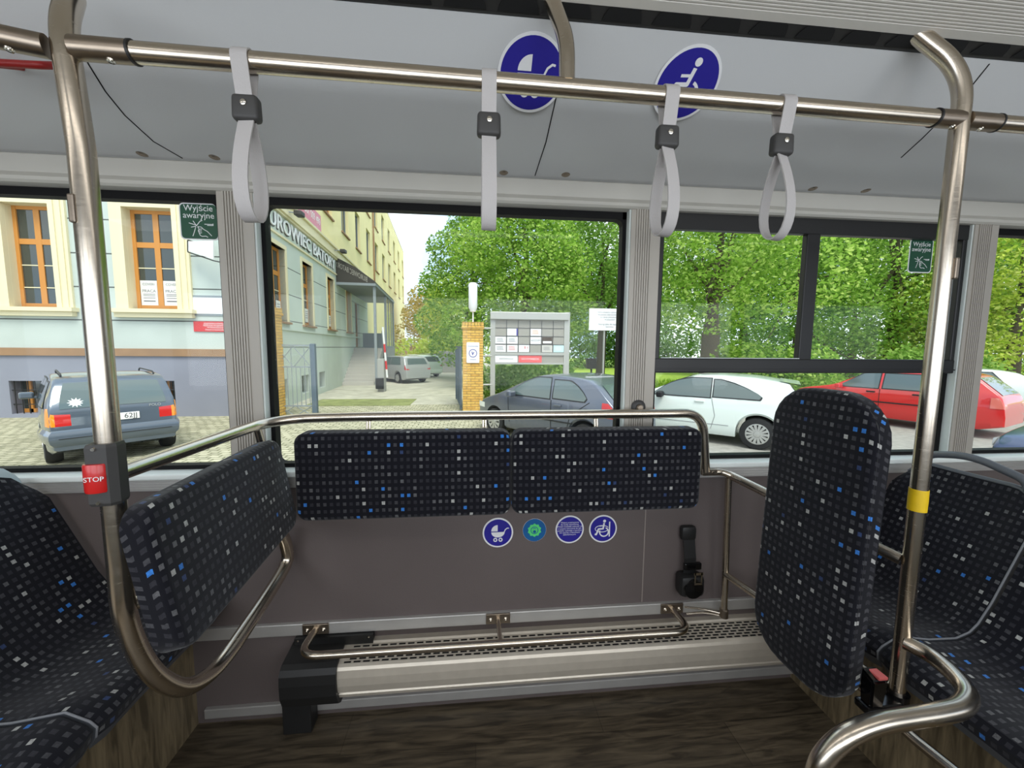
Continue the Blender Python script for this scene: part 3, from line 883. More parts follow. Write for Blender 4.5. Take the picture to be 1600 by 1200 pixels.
# foot loop in front of the right pole
t = thing('floor_loop_rail', 'thick steel loop bending from the taped pole towards the aisle floor', 'grab rail', (0.70, 0.62, 0.0))
pts = [(RX - 0.002, PY - 0.008, 0.583)] + [at(a, b, Z=0.58) for a, b in ((1455, 1025), (1490, 1054), (1511, 1083), (1502, 1104), (1470, 1114), (1420, 1122), (1370, 1131))] + [at(a, b, Y=0.645) for a, b in ((1325, 1149), (1292, 1178), (1274, 1215))]
pts.append(Vector((pts[-1].x - 0.012, 0.645, 0.36))); pts.append(Vector((pts[-1].x - 0.004, 0.645, 0.18))); pts.append(Vector((pts[-1].x, 0.645, 0.0)))
mb = MB(); mb.sweep(spline(pts, 7), RL, 20)
part('tube', mb, 'steel', t)
t = thing('low_floor_bar', 'low steel bar under the loop rail below the buckle', 'grab rail', (1.10, 0.7, 0.0))
mb = MB(); q1 = at(1330, 1060, X=1.09); q2 = at(1418, 1146, X=1.09); q3 = at(1500, 1212, X=1.09)
mb.tube([(1.09, q1.y + 0.04, q1.z - 0.002), q1, (RX - 0.03, PY - 0.005, 0.392), q2, q3, q3 + (q3 - q2) * 0.6, Vector((1.09, (q3 + (q3 - q2) * 0.6).y - 0.05, 0.0))], 0.0135, 0.03, 14)
part('bar', mb, 'steel', t)
# belt buckle on the right pole
bx = at(1365, 1062, Y=PY - 0.02)
t = thing('belt_buckle', 'black seat belt buckle with red release clamped at the foot of the taped pole', 'belt buckle', (bx.x, PY - 0.02, 0.40))
bm = bmesh.new(); bmesh.ops.create_cube(bm, size=1)
for v in bm.verts:
    k = 1.12 if v.co.z > 0 else 0.9
    v.co = Vector((v.co.x * 0.042 * k, v.co.y * 0.034 * k, v.co.z * 0.085 + (0.012 * v.co.y if v.co.z > 0 else 0)))
bmesh.ops.bevel(bm, geom=bm.edges[:], offset=0.005, segments=2, affect='EDGES')
bm.transform(Matrix.Translation((bx.x, PY - 0.02, 0.468)))
mb = MB().frombm(bm); mb.smooth = True
part('buckle_body', mb, 'gloss_black', t)
part('release_button', MB().bbox((bx.x - 0.006, PY - 0.038, 0.505), (bx.x + 0.021, PY - 0.004, 0.514), 0.003), 'buckle_red', t, 'pale red release button')
mb = MB(); mb.bbox((bx.x - 0.026, PY - 0.036, 0.405), (RX - 0.016, PY + 0.004, 0.428), 0.006)
o = part('clamp_arm', mb, 'gloss_black', t)
part('bolt', MB().lathe([(0, 0.004), (0.004, 0.004), (0.007, 0.002), (0.0075, 0)], (bx.x - 0.004, PY - 0.036, 0.416), (0, -1, 0), 14), 'chrome', t, up=o)

# ------------------------------------------------------------------ lower wall: heater, rail, belt
t = thing('convector_heater', 'long aluminium convector heater with slotted top along the window wall', 'heater', (0.4, 1.3, 0.1))
HX0, HX1 = -0.468, 1.50
prof = [(WY, 0.13), (1.285, 0.13), (1.262, 0.150), (1.258, 0.163), (1.262, 0.168), (1.250, 0.178), (1.2445, 0.205), (1.2435, 0.235), (1.247, 0.260), (1.252, 0.269), (1.260, 0.2745), (1.331, 0.287), (1.336, 0.293), (WY, 0.294)]
part('casing', MB().extrudeX(prof, HX0, HX1), 'heater', t)
sl = MB(); u_ = Vector((1, 0, 0)); v_ = Vector((0, 0.071, 0.0125)).normalized(); nn = u_.cross(v_)
for r_ in range(6):
    for k in range(62):
        x = HX0 + 0.02 + k * 0.0315 + (r_ % 2) * 0.0157
        if x > HX1 - 0.03: continue
        c = Vector((x, 1.2585, 0.27435)) + v_ * (0.004 + r_ * 0.0115)
        sl.prism([(0, 0), (0.023, 0), (0.023, 0.0055), (0, 0.0055)], 0.0006, (c, u_, v_))
tag(part('vent_slots', sl, 'dark_hole', t), kind='stuff')
prof2 = [(WY, 0.120), (1.275, 0.120), (1.25, 0.140), (1.236, 0.180), (1.234, 0.225), (1.237, 0.258), (1.246, 0.276), (1.262, 0.285), (1.320, 0.294), (1.335, 0.297), (WY, 0.298)]
cap = part('end_cap', MB().extrudeX(prof2, -0.648, HX0 + 0.002), 'black', t, 'black plastic end cap')
mb = MB(); mb.box((HX0 - 0.17, 1.331, 0.28), (HX0 + 0.10, 1.356, 0.3205)); part('mounting_lip', mb, 'black', t, up=cap)
for x in (-0.625, HX0 + 0.085): part('screw', MB().lathe([(0, 0.003), (0.003, 0.002), (0.004, 0)], (x, 1.331, 0.312), (0, -1, 0), 10), 'chrome', t, up=cap)
fa, fb = at(448, 1100, Y=1.32), at(492, 1100, Y=1.32)
part('foot', MB().bbox((fa.x, 1.285, 0.0), (fb.x, WY - 0.014, 0.125), 0.004), 'black', t)

t = thing('low_wall_rail', 'low steel rail on three brackets above the aluminium heater', 'grab rail', (0.08, 1.25, 0.34))
RY, RZ2 = 1.205, 0.357
xa, xb_, xc = -0.568, 0.083, 0.760
mb = MB(); mb.tube([(xa, WY - 0.014, 0.345), (xa, RY, RZ2), (xc, RY, RZ2), (xc, WY - 0.014, 0.345)], 0.0125, 0.065, 16, 10)
part('rail', mb, 'steel', t)
part('middle_arm', MB().cyl((xb_, WY - 0.014, 0.347), (xb_, RY, RZ2), 0.0085), 'steel', t)
for x in (xa, xb_, xc):
    o = part('bracket', MB().bbox((x - 0.045, WY - 0.019, 0.327), (x + 0.045, WY - 0.0125, 0.366), 0.002), 'steel_dark', t)
    for dx in (-0.028, 0.028): part('screw', MB().lathe([(0, 0.002), (0.003, 0.004), (0.007, 0.002), (0.008, 0)], (x + dx, WY - 0.019, 0.346), (0, -1, 0), 14), 'steel', t, up=o)

c = at(1077, 910, Y=WY - 0.03)
t = thing('seat_belt', 'black wall-mounted seat belt hanging below the window sill', 'seat belt', (c.x, WY, c.z - 0.06))
y0 = WY
mb = MB(); mb.bbox((c.x - 0.048, y0 - 0.062, c.z - 0.045), (c.x + 0.048, y0 - 0.001, c.z + 0.040), 0.018); mb.smooth = True
part('retractor', mb, 'black', t)
mb = MB().lathe([(0, -0.066), (0.036, -0.064), (0.040, -0.058), (0.040, 0)], (c.x, y0, c.z - 0.008), (0, 1, 0), 24)
part('reel_cover', mb, 'gloss_black', t)
tz = at(1077, 832, Y=WY - 0.02).z
mb = MB().ribbon([(c.x - 0.004, y0 - 0.03, c.z + 0.03), (c.x - 0.004, y0 - 0.034, c.z + 0.10), (c.x - 0.008, y0 - 0.02, tz)], (1, 0, 0.05), 0.046, 0.003)
part('webbing', mb, 'black', t)
mb = MB(); mb.bbox((c.x - 0.028, y0 - 0.042, c.z + 0.055), (c.x + 0.040, y0 - 0.026, c.z + 0.082), 0.004)
o = part('tongue_grip', mb, 'gloss_black', t)
mb = MB(); cx, cz = c.x + 0.013, c.z + 0.038
for a in ((-0.015, -0.010, -0.020, 0.022), (0.010, 0.015, -0.020, 0.022), (-0.015, 0.015, -0.026, -0.018), (-0.018, 0.018, 0.012, 0.022)): mb.box((cx + a[0], y0 - 0.0665, cz + a[2]), (cx + a[1], y0 - 0.0635, cz + a[3]))
part('latch_plate', mb, 'chrome', t, 'silver latch plate')
mb = MB(); mb.bbox((c.x - 0.038, y0 - 0.03, tz - 0.030), (c.x + 0.022, y0 - 0.001, tz + 0.026), 0.012); mb.smooth = True
part('upper_anchor', mb, 'black', t)
# round knob on the window pillar
c = at(997, 636, Y=WY - 0.005)
t = thing('round_fastener', 'round dark knob fixed on the window pillar behind the handrail', 'knob', (c.x, WY, c.z))
part('base', MB().lathe([(0.026, 0), (0.027, 0.006), (0.022, 0.012), (0.014, 0.014), (0, 0.014)], (c.x, WY - 0.003, c.z), (0, -1, 0), 24), 'charcoal', t)
part('cap', MB().lathe([(0.013, 0), (0.013, 0.008), (0.009, 0.012), (0, 0.012)], (c.x, WY - 0.015, c.z), (0, -1, 0), 20), 'steel_dark', t)
# red handle at top left
a, b = at(-30, 97, Y=0.985), at(64, 102, Y=0.985)
t = thing('emergency_release', 'red emergency handle bar at top left behind the rail', 'handle', (a.x, 0.99, a.z))
mb = MB(); mb.tube([a + Vector((0, 0.09, 0.05)), a, b, b + Vector((0.012, 0.075, 0.05))], 0.0075, 0.015, 12)
part('bar', mb, 'dark_red', t)

# ------------------------------------------------------------------ stickers
def sticker_base(t, frame, r, inner, ring=0.9):
    o = part('disc', MB().prism(circ(r, 48), 0.0012, frame), 'white', t)
    f2 = (Vector(frame[0]) + Vector(frame[1]).cross(Vector(frame[2])) * 0.0012, frame[1], frame[2])
    part('field', MB().prism(circ(r * ring, 48), 0.0006, f2), inner, t)
    return (Vector(f2[0]) + Vector(frame[1]).cross(Vector(frame[2])) * 0.0006, frame[1], frame[2])
def thick(p, q, w):
    d = Vector((q[0] - p[0], q[1] - p[1])).normalized(); n = Vector((-d.y, d.x)) * w / 2
    return [(p[0] - n.x, p[1] - n.y), (q[0] - n.x, q[1] - n.y), (q[0] + n.x, q[1] + n.y), (p[0] + n.x, p[1] + n.y)]
LAYER = [0]
def lift(d):
    LAYER[0] = (LAYER[0] + 1) % 40
    return d + LAYER[0] * 1.2e-5
def polyl(mb, pts, w, fr, s, d=0.0005):
    for p, q in zip(pts[:-1], pts[1:]):
        mb.prism([(a * s, b * s) for a, b in thick(p, q, w)], lift(d), fr)
    for p in pts[1:-1]: mb.prism([(a * s, b * s) for a, b in circ(w / 2, 12, p)], lift(d), fr)
def ringp(mb, c, r, w, fr, s, d=0.0005, a0=0, a1=360, n=28):
    o, u, v = (Vector(x) for x in fr); nn = u.cross(v).normalized() * lift(d); rows = []
    for k in range(n + 1):
        a = R(a0 + (a1 - a0) * k / n); e = (math.cos(a), math.sin(a))
        p0, p1 = [o + u * (c[0] + e[0] * q) * s + v * (c[1] + e[1] * q) * s for q in (r - w / 2, r + w / 2)]
        rows.append([p0, p0 + nn, p1 + nn, p1])
    mb.grid(rows)
def pram_icon(fr, s):
    mb = MB(); P = lambda pts: mb.prism([(a * s, b * s) for a, b in pts], lift(0.0005), fr)
    P([(-0.42, 0.06)] + [(0.42 * math.cos(R(a)) - 0.0, 0.06 - 0.42 * math.sin(R(a)) * 1.0) for a in range(180, -1, -12)][1:] if False else [(-0.44, 0.04)] + [(-0.0 + 0.44 * math.cos(R(a)), 0.04 + 0.36 * math.sin(R(a))) for a in range(180, 361, 12)])
    P([(-0.02, 0.10)] + [(-0.02 + 0.42 * math.cos(R(a)), 0.10 + 0.42 * math.sin(R(a))) for a in range(90, 181, 10)])
    polyl(mb, [(0.40, 0.02), (0.48, 0.2), (0.62, 0.30), (0.72, 0.28)], 0.06, fr, s)
    for x in (-0.17, 0.17): ringp(mb, (x, -0.48), 0.10, 0.07, fr, s)
    return mb
def chair_icon(fr, s, flip=1, barrier=False):
    mb = MB(); f = flip
    mb.prism([(a * s, b * s) for a, b in circ(0.115, 20, (0.10 * f, 0.62))], lift(0.0005), fr)
    polyl(mb, [(0.07 * f, 0.46), (0.0 * f, 0.02), (-0.36 * f, 0.0), (-0.52 * f, -0.42), (-0.64 * f, -0.40)], 0.12, fr, s)
    polyl(mb, [(0.05 * f, 0.26), (-0.30 * f, 0.24)], 0.08, fr, s)
    ringp(mb, (0.08 * f, -0.24), 0.34, 0.09, fr, s, a0=-200 if f > 0 else -110, a1=70 if f > 0 else 380)
    if barrier:
        polyl(mb, [(0.50, 0.56), (0.50, -0.62)], 0.09, fr, s)
        pts = [(-0.1 + 0.52 * math.cos(R(a)), 0.02 + 0.26 * math.sin(R(a))) for a in range(20, 341, 20)]
        polyl(mb, pts, 0.045, fr, s)
    return mb
U, V = Vector((1, 0, 0)), Vector((0, 0, 1))
def wall_sticker(px, py, r, name, label, cat='sticker'):
    c = at(px, py, Y=WY); c.y = WY - 0.0002
    return thing(name, label, cat, c), (c, U, V), r
t, fr, r = wall_sticker(778, 832, 0.0565, 'pushchair_sticker', 'round blue pushchair sticker on the dark wall panel below the cushions')
f3 = sticker_base(t, fr, r, 'blue'); part('pictogram', pram_icon(f3, r), 'white', t)
t, fr, r = wall_sticker(835, 828, 0.044, 'request_button_sticker', 'small round blue sticker with a bright green star on the wall panel')
f3 = sticker_base(t, fr, r, 'teal', 0.985)
star = [(r * (0.60 if k % 2 else 0.50) * math.cos(R(k * 18)), r * (0.60 if k % 2 else 0.50) * math.sin(R(k * 18))) for k in range(20)]
part('green_star', MB().prism(star, 0.0006, f3), 'lime', t)
mb = MB(); f4 = (f3[0] + Vector((0, -0.0006, 0)), U, V)
ringp(mb, (0, 0.0), 0.30, 0.05, f4, r); mb.prism([(a * r, b * r) for a, b in circ(0.13, 14, (0.0, -0.12))], 0.0005, f4); polyl(mb, [(-0.12, 0.12), (0, 0.2), (0.12, 0.12)], 0.05, f4, r)
part('pictogram', mb, 'teal', t)
t, fr, r = wall_sticker(890, 827, 0.054, 'text_sticker', 'round blue sticker filled with small white lines of text')
f3 = sticker_base(t, fr, r, 'blue')
mb = text_mb(MB(), 'Miejsce przeznaczone\ndla osoby niewidomej.\nWózek inwalidzki ustawiać się\nw pozycji odwrotnej do tyłu\npojazdu, opierając o poręcze\nlub oparcie, z hamulcami\nzablokowanymi.', 0.0078, (f3[0] + Vector((0, 0, 0.004)), U, V), depth=0.0004, line=1.0)
part('lettering', mb, 'white', t)
t, fr, r = wall_sticker(942, 826, 0.054, 'wheelchair_sticker', 'round blue sticker of a wheelchair against a backrest, rightmost on the wall panel')
f3 = sticker_base(t, fr, r, 'blue'); part('pictogram', chair_icon(f3, r * 0.92, 1, True), 'white', t)
def cove_frame(px, py):
    p, n = on_cove(px, py, 0.0015)
    u = Vector((1, 0, 0)); v = n.cross(u)
    if v.z < 0: v = -v
    if u.cross(v).dot(n) < 0: u = -u
    return p, u, v, n
def cove_sticker(px, py, r, name, label, icon):
    p, u, v, n = cove_frame(px, py)
    t = thing(name, label, 'sticker', p)
    fr = (p + n * 0.001, u, v)
    f3 = sticker_base(t, fr, r, 'blue', 0.92)
    part('pictogram', icon(f3, r), 'white', t)
cove_sticker(830, 116, 0.083, 'pushchair_sticker', 'round blue pushchair sticker on the grey ceiling cove above the rail', lambda f, r: pram_icon(f, r * 0.95))
cove_sticker(1072, 132, 0.083, 'wheelchair_sticker', 'round blue wheelchair sticker on the grey ceiling cove above the rail', lambda f, r: chair_icon(f, r * 0.95))
def exit_sticker(x0, y0, x1, y1, label):
    a, b = at(x0, y1, Y=GY - 0.001), at(x1, y0, Y=GY - 0.001)
    w, h = b.x - a.x, b.z - a.z; c = (a + b) / 2
    t = thing('emergency_exit_sticker', label, 'sticker', c)
    fr = (c, U, V)
    part('border', MB().prism(rrect(w, h, w * 0.12, 5), 0.0012, fr), 'white', t)
    f2 = (c + Vector((0, -0.0012, 0)), U, V)
    part('field', MB().prism(rrect(w * 0.93, h * 0.94, w * 0.1, 5), 0.0006, f2), 'green_sign', t)
    f3 = (c + Vector((0, -0.0018, 0)), U, V)
    mb = text_mb(MB(), 'Wyjście\nawaryjne', w * 0.225, (f3[0] + Vector((0, 0, h * 0.26)), U, V), depth=0.0004, line=0.85)
    part('lettering', mb, 'white', t, 'white words Wyjście awaryjne')
    mb = MB(); s = w / 2
    F3 = (f3[0] + Vector((0, 0, -h * 0.20)), U, V)
    for pts in ([(-0.10, 0.18), (-0.52, 0.30)], [(-0.14, 0.16), (-0.30, 0.42)], [(-0.12, 0.18), (0.05, 0.40), (0.18, 0.46)], [(-0.16, 0.14), (-0.42, 0.08)], [(-0.18, 0.10), (-0.28, -0.2), (-0.36, -0.4)],
                [(-0.08, 0.12), (-0.02, -0.02), (-0.06, -0.10), (0.02, -0.34), (0.12, -0.40), (0.32, -0.38), (0.42, -0.44)], [(-0.08, 0.12), (0.10, 0.10), (0.22, -0.02), (0.40, -0.12), (0.62, -0.36)],
                [(-0.02, -0.02), (0.14, 0.0)], [(-0.04, -0.12), (0.12, -0.1)], [(0.0, -0.22), (0.12, -0.2)], [(0.28, 0.26), (0.72, 0.26)], [(0.42, 0.20), (0.72, 0.20), (0.72, 0.30)]):
        polyl(mb, pts, 0.035, F3, s, 0.0004)
    part('pictogram', mb, 'white', t)
exit_sticker(283, 319, 340, 374, 'green emergency exit sticker on the left window beside the grey pillar')
exit_sticker(1417, 374, 1459, 426, 'green emergency exit sticker on the sliding window at right by the taped pole')

# ------------------------------------------------------------------ bus seats
def seat_mb(front, back, y0, y1, zs, zt, xb, xt, rise=0.03):
    """upholstered seat surface; front/back: x of cushion front and of the bend; y0..y1 width; xb->xt backrest lean"""
    sg = 1 if back > front else -1
    prof = [(front, zs - 0.045), (front - sg * 0.004, zs - 0.02), (front + sg * 0.012, zs - 0.002), (front + sg * 0.06, zs + 0.004), (front + (back - front) * 0.5, zs - 0.012), (back - sg * 0.07, zs - 0.014), (back - sg * 0.02, zs + 0.004), (back + sg * 0.012, zs + 0.035), (back + (xb - back) * 1.0, zs + 0.10)]
    n = 7
    for k in range(1, n + 1):
        q = k / n; prof.append((xb + (xt - xb) * q, zs + 0.10 + (zt - zs - 0.10) * q))
    s = [0]
    for (a, b), (c, d) in zip(prof[:-1], prof[1:]): s.append(s[-1] + math.hypot(c - a, d - b))
    NV = 15; rows = []; uvs = []
    for i, (x, z) in enumerate(prof):
        a, b = prof[max(i - 1, 0)], prof[min(i + 1, len(prof) - 1)]
        tx, tz = b[0] - a[0], b[1] - a[1]; l = math.hypot(tx, tz); nx_, nz_ = -sg * tz / l, sg * tx / l
        if nz_ < 0 and abs(nz_) > abs(nx_): nx_, nz_ = -nx_, -nz_
        if i >= 8 and nx_ * sg > 0: nx_, nz_ = -nx_, -nz_
        row = []; uv = []
        topf = max(0, (i - 13) / (len(prof) - 14))
        for j in range(NV):
            q = -1 + 2 * j / (NV - 1)
            w = 1 - 0.10 * topf ** 1.5
            y = (y0 + y1) / 2 + (y1 - y0) / 2 * q * w
            e = rise * abs(q) ** 3 * (1 if i > 2 else 0.3)
            dz = -0.05 * max(0, abs(q) - 0.6) ** 2 * topf * 6
            if abs(q) == 1: e -= 0.012
            row.append(Vector((x + nx_ * e, y, z + nz_ * e + dz))); uv.append((y - y0, s[i]))
        rows.append(row); uvs.append(uv)
    mb = MB(); mb.grid(rows, uvs)
    return mb, rows
def bus_seat(label, front, back, y0, y1, zs, zt, xb, xt, handle, cap, pipe_left=True):
    sg = 1 if back > front else -1
    t = thing('bus_seat', label, 'bus seat', ((front + back) / 2, (y0 + y1) / 2, 0.44), 0, 'patterned bus seats')
    mb, rows = seat_mb(front, back, y0, y1, zs, zt, xb, xt)
    part('upholstery', mb, 'fabric', t, smooth=True)
    # moulded shell under and behind
    off = []
    for i, r in enumerate(rows):
        off.append([p + Vector((sg * (0.018 if i < 7 else 0.03), 0, -0.03 if i < 8 else -0.004)) for p in r])
    sh = MB(); sh.grid(off)
    n, m = len(rows), len(rows[0])
    edge = [rows[i][0] for i in range(n)] + [rows[n - 1][j] for j in range(1, m)] + [rows[i][m - 1] for i in range(n - 2, -1, -1)] + [rows[0][j] for j in range(m - 2, 0, -1)]
    edo = [off[i][0] for i in range(n)] + [off[n - 1][j] for j in range(1, m)] + [off[i][m - 1] for i in range(n - 2, -1, -1)] + [off[0][j] for j in range(m - 2, 0, -1)]
    sh.grid([edge, edo], closed=True)
    part('shell', sh, 'seat_grey', t, smooth=True)
    side = [rows[i][0] for i in range(0, n)]
    part('piping', MB().sweep(side, 0.0025, 8), 'piping', t)
    part('pedestal', MB().box((back - sg * 0.16, y0 + 0.05, 0.44), (back - sg * 0.02, y1 - 0.05, zs - 0.04)), 'black', t)
    if handle:
        a, b = rows[-1][1], rows[-1][-2]
        d = Vector((sg * 0.012, 0, 0))
        ctrl = [a + d, a + d + Vector((0.0, 0.012, 0.045)), (a + b) / 2 + d + Vector((0, 0, 0.085)), b + d + Vector((0, -0.03, 0.055)), b + d]
        mb = MB(); mb.sweep(fillet_path(ctrl, 0.10, 8), 0.0125, 12); mb.sweep([p + d for p in rows[-1]], 0.009, 10)
        part('grab_handle', mb, 'seat_grey', t, 'grey plastic grab handle')
    if cap:
        mb = MB(); rr = []
        for k in range(5):
            rr.append([p + Vector((-sg * 0.006 + sg * 0.012 * k, 0, -0.02 + 0.05 * math.sin(R(45 * k)) + 0.0)) for p in rows[-1]])
        mb.grid(rr); part('top_cap', mb, 'seat_light', t, 'light grey plastic top cap', smooth=True)
    return t
bus_seat('patterned window seat at far left facing the wheelchair bay', -0.862, -1.20, 0.885, 1.325, 0.50, 0.955, -1.255, -1.425, False, True)
bus_seat('patterned aisle seat in the bottom left corner, nearest the camera', -0.862, -1.20, 0.435, 0.875, 0.50, 0.955, -1.255, -1.425, False, True)
bus_seat('patterned window seat behind the taped pole, grey grab handle on top', 1.165, 1.49, 0.935, 1.325, 0.50, 0.925, 1.54, 1.69, True, False)
bus_seat('patterned aisle seat in the bottom right corner behind the loop rail', 1.165, 1.49, 0.49, 0.925, 0.50, 0.925, 1.54, 1.69, True, False)

# ------------------------------------------------------------------ OUTSIDE: ground
G = -0.60
M['setts'] = brick_material('granite_setts', (190, 184, 158), (158, 154, 130), (92, 94, 62), 0.21, 0.14, 0.012, plane='XY', bump=0.7, distort=0.16)
M['asphalt'] = mat('grey_asphalt', (150, 147, 140), 0.95, noise=0.15, nscale=8, bump=0.3, bscale=90)
M['yard'] = mat('yard_gravel', (178, 174, 158), 0.95, noise=0.18, nscale=2.5, bump=0.3, bscale=60)
M['verge'] = mat('mossy_verge', (128, 134, 84), 0.95, noise=0.3, nscale=3, bump=0.4, bscale=30)
M['lawn'] = mat('bright_lawn', (150, 176, 62), 0.95, noise=0.25, nscale=4, bump=0.5, bscale=40)
M['mint'] = rusticated_material('mint_render', (186, 195, 188), at(320, 518, Y=11.28).z - 0.01, 0.862, 0.035)
M['mint_plain'] = rusticated_material('mint_side_render', (196, 204, 194), 1.9, 0.862, 0.03, 4.9)
M['yellow_render'] = mat('yellow_render', (240, 226, 170), 0.9, noise=0.06, nscale=0.8)
M['plinth'] = mat('grey_blue_plinth', (136, 138, 150), 0.9, noise=0.05, nscale=1.2)
M['ledge'] = mat('brown_stone_ledge', (150, 118, 88), 0.8, noise=0.1, nscale=4)
M['cream'] = mat('cream_stucco_trim', (222, 212, 176), 0.8)
M['oak'] = mat('orange_wood_frame', (198, 134, 62), 0.55)
M['pane'] = mat('dark_pane', (58, 64, 60), 0.04, spec=1.0)
M['dark_room'] = mat('dark_interior', (34, 32, 30), 0.8)
M['poster'] = mat('white_poster', (222, 220, 214), 0.6)
M['print_grey'] = mat('grey_print', (110, 110, 116), 0.6)
M['print_dark'] = mat('dark_print', (60, 60, 64), 0.6)
M['brick_yellow'] = brick_material('yellow_brick', (216, 176, 92), (200, 154, 76), (150, 124, 78), 0.25, 0.077, 0.010)
M['brick_red'] = brick_material('pale_red_brick', (196, 150, 128), (184, 136, 116), (178, 160, 150), 0.25, 0.077, 0.010)
M['iron'] = mat('grey_iron', (132, 140, 144), 0.6)
M['blue_iron'] = mat('grey_blue_iron', (86, 100, 112), 0.6)
M['stone_step'] = mat('pale_stone_step', (176, 172, 164), 0.85, noise=0.08, nscale=6)
M['concrete'] = mat('grey_concrete', (160, 160, 156), 0.85, noise=0.06, nscale=3)
M['board_grey'] = mat('grey_board_tile', (150, 147, 138), 0.7)
M['post_grey'] = mat('light_grey_steel_post', (170, 170, 164), 0.5, metal=0.3)
M['bark'] = mat('tree_bark', (92, 82, 66), 0.95, noise=0.3, nscale=14, bump=0.8, bscale=25)
M['leaf_a'] = leaf_material('fresh_green_leaf', (112, 154, 52), (156, 194, 82), (202, 224, 124))
M['leaf_b'] = leaf_material('mid_green_leaf', (98, 138, 50), (138, 178, 78), (184, 212, 116))
M['leaf_c'] = leaf_material('yellow_green_leaf', (160, 190, 62), (204, 218, 92), (228, 232, 140))
M['leaf_d'] = leaf_material('deep_green_leaf', (76, 116, 50), (108, 150, 70), (146, 184, 98))
M['leaf_o'] = leaf_material('amber_green_leaf', (150, 140, 50), (196, 180, 80), (220, 190, 110))
M['grass'] = leaf_material('grass_blade', (104, 146, 40), (150, 186, 58), (190, 208, 84))
M['blossom'] = mat('white_blossom', (238, 240, 228), 0.8)

struct('ground_road', MB().box((-60, WY + 0.6, G - 0.2), (90, 6.0, G - 0.005)), M['asphalt'])
struct('ground_setts', MB().box((-40, 4.9, G - 0.2), (2.2, 13.2, G)), M['setts'])
struct('ground_parking', MB().box((2.2, 4.9, G - 0.2), (70, 13.5, G)), M['asphalt'])
struct('ground_yard', MB().box((-30, 13.2, G - 0.2), (2.2, 75, G + 0.01)), M['yard'])
struct('ground_lawn', MB().box((2.2, 13.5, G - 0.2), (90, 75, G + 0.02)), M['lawn'])
struct('ground_verge', MB().add([(-0.2, 13.2, G + 0.015), (2.3, 13.2, G + 0.015), (2.3, 40, G + 0.02), (0.3, 40, G + 0.02)], [(0, 1, 2, 3)]).box((-5.6, 13.0, G - 0.05), (-2.2, 14.6, G + 0.018)), M['verge'])
struct('ground_kerb', MB().box((2.6, 13.3, G - 0.1), (70, 13.5, G + 0.10)), M['concrete'])

# ------------------------------------------------------------------ building facades
FY = 11.28
def wall_cells(mb, u0, u1, z0, z1, holes, d0, d1, box):
    us = sorted({u0, u1, *[h[0] for h in holes], *[h[1] for h in holes]}); zs = sorted({z0, z1, *[h[2] for h in holes], *[h[3] for h in holes]})
    us = [u for u in us if u0 <= u <= u1]; zs = [z for z in zs if z0 <= z <= z1]
    for a, b in zip(us[:-1], us[1:]):
        for c, d in zip(zs[:-1], zs[1:]):
            m, n = (a + b) / 2, (c + d) / 2
            if any(h[0] < m < h[1] and h[2] < n < h[3] for h in holes): continue
            box(mb, (a, d0, c), (b, d1, d))
    return mb
# --- street front
T1 = thing('apartment_building', 'mint rendered old building with orange-framed windows behind the dark grey car', 'building', (-9, FY + 2, G))
cx = -5.93
w1 = (at(5, 318, Y=FY).x, at(88, 400, Y=FY).x, 2.30, 4.90); w2 = (at(194, 325, Y=FY).x, at(271, 325, Y=FY).x, 2.30, 4.90)
w0 = (w1[0] - (w2[0] - w1[0]), w1[1] - (w2[0] - w1[0]), 2.30, 4.90)
zled, zpl = 1.05, 1.25
cel = [(at(16, 595, Y=FY).x, at(88, 595, Y=FY).x, -0.50, 0.38), (at(232, 595, Y=FY).x, at(274, 595, Y=FY).x, -0.50, 0.38)]
bx3 = lambda mb, a, b: mb.box(a, b)
mb = wall_cells(MB(), -22, cx, zled, 13, [w0, w1, w2] + [(w[0], w[1], 6.6, 9.0) for w in (w0, w1, w2)], FY, FY + 0.35, bx3)
part('street_wall', mb, 'mint', T1)
mb = wall_cells(MB(), -22, cx + 0.02, G, zled, cel, FY - 0.04, FY + 0.35, bx3)
part('plinth', mb, 'plinth', T1, 'grey-blue plinth')
part('plinth_ledge', MB().box((-22, FY - 0.09, zled), (cx + 0.05, FY + 0.01, zpl)), 'ledge', T1, 'brown stone ledge')
part('dark_interior', MB().box((-22, FY + 0.6, G), (cx - 0.4, FY + 0.7, 13)), 'dark_room', T1)
